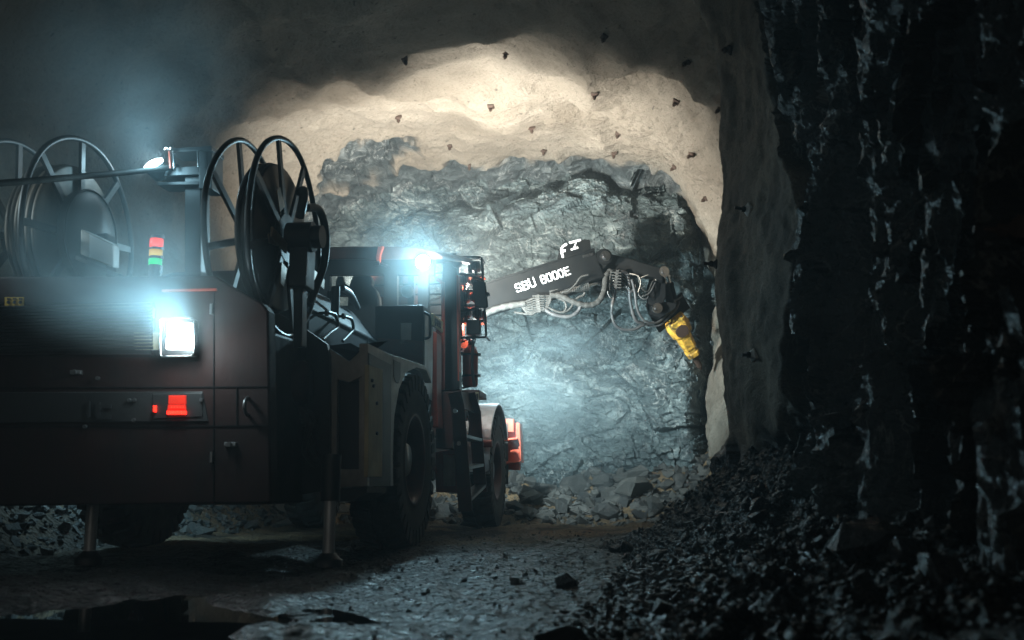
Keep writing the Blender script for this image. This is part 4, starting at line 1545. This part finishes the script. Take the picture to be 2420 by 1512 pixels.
# elbow pin
def pin(c, ax, r, l, m='chrome', parent=None):
    b = MB()
    b.cyl(c - ax * l, c + ax * l, r, n=20).cyl(c + ax * l, c + ax * (l + .02), r * 1.5, n=20).cyl(c + ax * (l + .02), c + ax * (l + .05), r * .8, n=12)
    return part('pivot_pin', b, m, parent or boom)
EL = ov(1421, 612, 5.80)
b = MB()
b.cyl(EL - nb_ * .17, EL + nb_ * .17, .11, n=24)
b.obox((B + EL) / 2, (EL - B) / 2 * 1.05, upb * .12, nb_ * .13)
part('boom_knuckle', b, 'boom', boom)
pin(EL, nb_, .05, .18)
# stick
SV = 6.15
b = MB()
pv(b, [(1405, 640), (1413, 602), (1432, 597), (1490, 612), (1549, 630), (1566, 634), (1566, 664), (1545, 655), (1500, 648), (1445, 640), (1422, 650)], 5.9, .22)
stick = part('stick', b, 'boom', None, .01)
SP = ov(1561, 647, 6.0)
pin(SP, nb_, .05, .14, 'chrome', stick)
b = MB()
pv(b, [(1395, 660), (1408, 640), (1426, 632), (1440, 650), (1432, 690), (1412, 690), (1400, 676)], 5.95, .12)
for x, y, r in ((1431, 649, .045), (1415, 673, .045)):
    c = ov(x, y, 5.93)
    b.cyl(c, c + Vector((.02, -.05, 0)), r, n=16)
part('link_plate', b, 'boom', stick, .006)
for x, y in ((1432, 649), (1415, 673)):
    pin(ov(x, y, 5.9), nb_, .022, .05, 'chrome', stick)
# tilt cylinder under the boom
b = MB()
c0, c1 = ov(1316, 692, 5.50), ov(1388, 674, 5.66)
N = 46
pts = [c0.lerp(c1, i / N) for i in range(N + 1)]
b.tube(pts, [.075 + .010 * (i % 3 == 0) + .006 * math.sin(i * 2.1) for i in range(N + 1)], 14)
b.cyl(c0 - (c1 - c0).normalized() * .12, c0, .085, n=16)
cy = part('boom_cylinder', b, 'wrap')
b = MB()
b.cyl(c1, ov(1410, 668, 5.75), .035, n=14)
part('piston_rod', b, 'chrome', cy)
# head with the hammer
HV_ = 6.25
b = MB()
pv(b, [(1546, 640), (1560, 640), (1573, 660), (1574, 700), (1568, 716), (1540, 722), (1528, 714), (1528, 680), (1536, 655)], 6.1, .05)
pv(b, [(1525, 716), (1568, 712), (1600, 716), (1597, 728), (1560, 752), (1535, 742)], 6.15, .22)
hd = part('tilt_head', b, 'boom', stick, .01)
pin(ov(1550, 730, 6.1), nb_, .05, .05, 'chrome', hd)
for (a_, c_, r) in (((1566, 652), (1584, 714), .055), ((1578, 652), (1594, 706), .045)):
    b = MB()
    p0, p1 = ov(a_[0], a_[1], 6.15 + (.15 if r < .05 else 0)), ov(c_[0], c_[1], 6.3 + (.15 if r < .05 else 0))
    b.cyl(p0.lerp(p1, .38), p1, r, n=18).cyl(p0.lerp(p1, .30), p0.lerp(p1, .42), r * 1.15, n=18)
    c2 = part('head_cylinder', b, 'boom', hd)
    b = MB()
    b.cyl(p0, p0.lerp(p1, .36), r * .55, n=14).cyl(p0.lerp(p1, -.05), p0.lerp(p1, .06), r * .9, n=14)
    part('piston_rod', b, 'chrome', c2)
b = MB()
h0, h1 = ov(1588, 746, 6.55), ov(1655, 868, 7.25)
dh = (h1 - h0).normalized()
sh_ = dh.cross(Vector((0, 1, 0))).normalized()
nh = dh.cross(sh_)
f0, f1 = ov(1548, 768, 6.5), ov(1620, 709, 6.6)
b.bar(f0, f1, .30, .035, dh.cross((f1 - f0)).normalized() if False else nh)
part('mount_flange', b, 'boom', hd, .004)
def hx(t, w, d):
    c = h0.lerp(h1, t)
    return [c + sh_ * w * i + nh * d * j for i, j in ((-1, -.6), (-.6, -1), (.6, -1), (1, -.6), (1, .6), (.6, 1), (-.6, 1), (-1, .6))]
b = MB()
secs = [(.04, .15, .15), (.14, .175, .16), (.30, .16, .15), (.34, .115, .12), (.58, .105, .11), (.60, .085, .09), (.66, .085, .09), (.67, .10, .105), (.74, .095, .10), (.76, .055, .055)]
V, F = [], []
for t, w, d in secs:
    V += hx(t, w, d)
for i in range(len(secs) - 1):
    for j in range(8):
        F.append([i * 8 + j, i * 8 + (j + 1) % 8, (i + 1) * 8 + (j + 1) % 8, (i + 1) * 8 + j])
F += [list(range(8)), list(range(len(V) - 8, len(V)))]
b.add(V, F)
c = h0.lerp(h1, .10) - nh * .0 + sh_ * 0
hm = part('breaker_hammer', b, 'yellow', None, .012)
b = MB()
sgn = -1 if nh.y > 0 else 1
c = h0.lerp(h1, .20) + nh * sgn * .155 - sh_ * .0
b.cyl(c, c + nh * sgn * .02, .10, n=24)
part('port_cover', b, 'rust', hm)
b = MB()
for i in (-1, 0, 1):
    for tt in (.02, ):
        c = h0.lerp(h1, tt) + sh_ * .10 * i + nh * sgn * .10
        b.cyl(c, c + dh * .10, .018, n=8)
part('tie_bolt', b, 'steel', hm)
b = MB()
b.cyl(h0.lerp(h1, .74), h0.lerp(h1, .97), .045, n=14).cyl(h0.lerp(h1, .97), h0.lerp(h1, 1.04), .045, .012, n=14)
part('chisel', b, 'rust', hm)
# ---- hoses along the boom
def hose(name, pts, v0, v1, r, m, n=8, sub=7, wob=0.0):
    k = len(pts)
    vb = lambda x: 5.2 + .58 * (x - 1120) / 288 - .27
    P = spline([ov(x, y, vb(x) if x < 1425 else max(vb(x), v0 + (v1 - v0) * i / (k - 1))) for i, (x, y) in enumerate(pts)], sub)
    rr = [r * (1 + wob * (.5 - ((i * 7919) % 13) / 13)) for i in range(len(P))]
    b = MB()
    b.tube(P, [q * .8 for q in rr], n)
    return part(name, b, m, boom)
hose('hose_bundle', [(1120, 760), (1150, 740), (1180, 728), (1210, 722), (1240, 718)], 4.2, 4.75, .055, 'wrap', 10, 9, .25)
hose('hose_bundle', [(1300, 698), (1325, 700), (1352, 712), (1376, 720), (1400, 720), (1418, 708), (1428, 685), (1432, 655), (1442, 640)], 5.1, 5.75, .050, 'wrap', 10, 10, .22)
for i in range(7):
    y0 = 722 - i * 1.5
    ym = 718 + (i - 3) * 5.6
    hose('fan_hose', [(1225, y0), (1250, ym + 8), (1272, ym), (1290, ym - 2), (1302, 703 + (i - 3) * 1.2)], 4.7, 5.1, .017, 'wrap', 8, 7, .15)
b = MB()
b.bar(ov(1269, 697, 5.22), ov(1274, 738, 5.22), .035, .05, (1, 0, 0))
for i in range(7):
    c = ov(1271, 701 + i * 5.6, 5.20)
    b.cyl(c - Vector((.07, .02, -.01)), c + Vector((.08, .03, .015)), .011, n=8)
part('hose_clamp', b, 'wrap', boom)
hose('loop_hose', [(1290, 722), (1308, 733), (1328, 738), (1338, 728), (1334, 712), (1320, 706)], 5.0, 5.2, .020, 'wrap', 8, 8, .15)
hose('loop_hose', [(1215, 738), (1245, 742), (1262, 738), (1272, 733)], 4.7, 4.9, .020, 'wrap', 8, 8, .2)
hose('loop_hose', [(1282, 728), (1310, 744), (1345, 748), (1366, 735), (1374, 715)], 5.0, 5.4, .032, 'hose', 8, 8, .2)
hose('loop_hose', [(1312, 736), (1332, 738), (1348, 728), (1356, 712)], 5.1, 5.3, .018, 'wrap', 8, 8, .1)
hose('loop_hose', [(1315, 700), (1332, 690), (1342, 688), (1360, 672), (1372, 655), (1390, 649)], 5.2, 5.45, .016, 'wrap', 8, 8)
hose('loop_hose', [(1360, 708), (1368, 702), (1378, 698), (1382, 692)], 5.3, 5.45, .022, 'wrap', 8, 8)
for i in range(5):
    hose('elbow_hose', [(1424 + i * 4, 690 - i), (1427 + i * 3.5, 665 - i), (1438 + i * 2, 645 - i * 1.2), (1450 + i * 1.5, 639 + i * 2), (1462, 641 + i * 6), (1476, 650 + i * 7)], 5.62, 5.85, .017, 'wrap', 8, 7, .1)
b = MB()
b.bar(ov(1459, 638, 5.72), ov(1454, 682, 5.72), .03, .04, (1, 0, 0))
for i in range(6):
    c = ov(1456, 643 + i * 7, 5.70)
    b.cyl(c - Vector((.07, .01, 0)), c + Vector((.07, .01, -.01)), .011, n=8)
part('hose_clamp', b, 'wrap', boom)
for pts, v0, v1, r, m in (
 ([(1454, 680), (1452, 700), (1446, 725), (1447, 750), (1456, 770), (1475, 779), (1500, 778), (1520, 768), (1545, 762)], 5.75, 6.3, .026, 'hose'),
 ([(1462, 640), (1480, 645), (1487, 665), (1488, 700), (1494, 735), (1504, 758), (1520, 764)], 5.75, 6.2, .032, 'hose'),
 ([(1493, 660), (1500, 690), (1506, 730), (1520, 755), (1540, 764), (1560, 758), (1580, 735), (1596, 712)], 5.8, 6.4, .022, 'hose'),
 ([(1485, 648), (1505, 650), (1512, 670), (1520, 685), (1532, 688), (1540, 670), (1546, 662)], 5.8, 6.05, .013, 'wrap'),
 ([(1488, 646), (1508, 652), (1514, 668), (1508, 690)], 5.8, 5.9, .009, 'thin'),
 ([(1510, 658), (1530, 650), (1545, 648), (1550, 662)], 5.85, 6.0, .009, 'thin'),
 ([(1518, 700), (1535, 692), (1548, 668)], 5.9, 6.02, .014, 'hose'),
 ([(1476, 672), (1492, 690), (1500, 672), (1512, 700), (1528, 706), (1534, 690)], 5.85, 6.0, .013, 'hose'),
 ([(1440, 668), (1436, 690), (1445, 705), (1460, 700)], 5.8, 5.85, .010, 'hose'),
 ([(1568, 720), (1585, 712), (1600, 708), (1612, 700)], 6.3, 6.5, .014, 'hose'),
 ([(1530, 770), (1560, 768), (1585, 745), (1600, 728), (1606, 712)], 6.35, 6.5, .016, 'hose')):
    hose('dangling_hose', pts, v0, v1, r, m)
# boom foot behind the cab
b = MB()
b.box(-2.0, -.7, 3.4, 4.4, 1.1, 1.75)
b.prism([(-1.5, 3.5, 1.7), (-1.5, 4.5, 1.7), (-1.5, 4.2, 3.1), (-1.5, 3.7, 3.1)], (.6, 0, 0))
part('boom_foot', b, 'darkred', None, .02)

# ================================================================== THINGS THE MACHINE CARRIES OR TRAILS
ex_r = empty('fire_extinguisher', L(*ov(1111, 914, 3.30)), -YAW)
tag(ex_r, 'red fire extinguisher strapped upright below the lamp rack beside the cab', 'fire extinguisher')
h = (ov(1111, 820, 3.30) - ov(1111, 914, 3.30)).z
b = MB()
b.lathe((0, 0, 0), (0, 0, 1), [(0, 0), (0, .075), (.02, .09), (h - .07, .09), (h - .03, .075), (h, .035), (h + .02, .03), (h + .02, 0)], 32)
b.build('cylinder_body', M['red'], ex_r)
b = MB()
b.cyl((0, 0, h), (0, 0, h + .07), .028, n=14).bar((-.10, -.02, h + .13), (.03, 0, h + .07), .03, .02).bar((-.02, -.02, h + .06), (.10, 0, h + .14), .03, .02)
b.build('valve', M['rust'], ex_r)
b = MB()
b.tube([(.02, -.05, h + .07), (.05, -.11, h + .02), (.04, -.115, h * .6), (.05, -.11, h * .25), (.07, -.10, .0)], .018, 8, sub=6)
b.build('hose', M['hose'], ex_r)
for zz in (h * .27, h * .80):
    b = MB()
    b.lathe((0, 0, zz), (0, 0, 1), [(-.012, .09), (-.012, .095), (.012, .095), (.012, .09)], 32)
    b.box(.07, .125, -.03, -.005, zz - .016, zz + .016)
    b.build('strap', M['black'], ex_r)
pc = MB()
PT = [ov(420, 394, -1.30), ov(330, 404, -1.6), ov(200, 416, -2.2), ov(60, 428, -2.7), ov(-200, 448, -3.0)]
pc.tube([L(*p) for p in PT], .021, 10, sub=10)
o = pc.build('power_cable', M['wrap'])
tag(o, 'thick power cable running from the mast head out of the left edge', 'cable')
# thin bent metal strip lying under the rear wheel
p0, p1 = fit_ground(868, 1290), fit_ground(976, 1294)
b = MB()
n = 14
for i in range(n):
    a_, c_ = p0.lerp(p1, i / n), p0.lerp(p1, (i + 1) / n)
    z1, z2 = .035 + .012 * math.sin(i * 1.1), .035 + .012 * math.sin((i + 1) * 1.1)
    b.add([(a_.x, a_.y - .07, z1), (c_.x, c_.y - .07, z2), (c_.x, c_.y + .07, z2 + .02), (a_.x, a_.y + .07, z1 + .02),
           (a_.x, a_.y - .07, z1 - .006), (c_.x, c_.y - .07, z2 - .006), (c_.x, c_.y + .07, z2 + .014), (a_.x, a_.y + .07, z1 + .014)],
          [(0, 1, 2, 3), (7, 6, 5, 4), (0, 4, 5, 1), (2, 6, 7, 3)])
o = b.build('metal_strip', M['chrome'])
tag(o, 'bent shiny metal strip lying on the mud behind the rear wheel', 'scrap metal')

# ================================================================== DUST CLOUDS AND DUSTY AIR
def dust(name, c, r, dens, sc, seed):
    b = MB()
    n, m = 24, 14
    b.lathe((0, 0, 0), (0, 0, 1), [(-math.cos(math.pi * i / m), math.sin(math.pi * i / m) + 1e-4) for i in range(m + 1)], n)
    t = NT(name + '_air')
    t.t.nodes.remove(t.b)
    pv_ = t.n('ShaderNodeVolumePrincipled')
    pv_.inputs['Color'].default_value = (.72, .93, 1.0, 1)
    pv_.inputs['Anisotropy'].default_value = .15
    co = t.n('ShaderNodeTexCoord').outputs['Object']
    ln = t.n('ShaderNodeVectorMath', operation='LENGTH')
    t.l(co, ln.inputs[0])
    mp = t.n('ShaderNodeMapping')
    mp.inputs['Location'].default_value = (seed, seed * 2, 0)
    t.l(co, mp.inputs['Vector'])
    fall = t.ramp(ln.outputs['Value'], [(.0, 1.0), (.95, 0.0)])
    ns = t.ramp(t.noise(mp.outputs[0], sc, 4, .55, .6), [(.34, .12), (.66, 1.0)])
    t.l(t.math('MULTIPLY', t.math('MULTIPLY', fall, ns), dens), pv_.inputs['Density'])
    t.l(pv_.outputs[0], t.t.nodes['Material Output'].inputs['Volume'])
    o = b.build(name, t.m)
    o.location, o.scale = c, r
    tag(o, kind='stuff')
dust('tail_halo_dust', L(-1.0, -2.82, 1.68), (.85, .72, .56), 1.3, 1.4, 3)  # dust made denser round the rear work lamp to give its halo
dust('reel_dust', L(-2.3, -2.3, 2.5), (1.5, 1.2, 1.2), .26, 1.3, 7)
dust('mast_halo_dust', L(-1.6, -1.8, 3.2), (1.0, .9, 1.1), .55, 1.5, 5)  # dust added round the mast lamp for its glow
dust('cab_halo_dust', L(-.3, 1.2, 2.75), (.9, .8, .75), .55, 1.5, 11)  # dust added round the cab lamp for its glow
dust('face_dust', L(.9, 5.3, 1.5), (2.0, 1.6, 1.35), .50, 1.6, 17)
b = MB()
b.box(-11, 11, -16, 22, -2.2, 8.2)
t = NT('dusty_air')
t.t.nodes.remove(t.b)
pvn = t.n('ShaderNodeVolumePrincipled')
pvn.inputs['Color'].default_value = (.80, .95, 1.0, 1)
pvn.inputs['Density'].default_value = .009
pvn.inputs['Anisotropy'].default_value = .30
t.l(pvn.outputs[0], t.t.nodes['Material Output'].inputs['Volume'])
hz = b.build('haze', t.m)
tag(hz, kind='stuff')
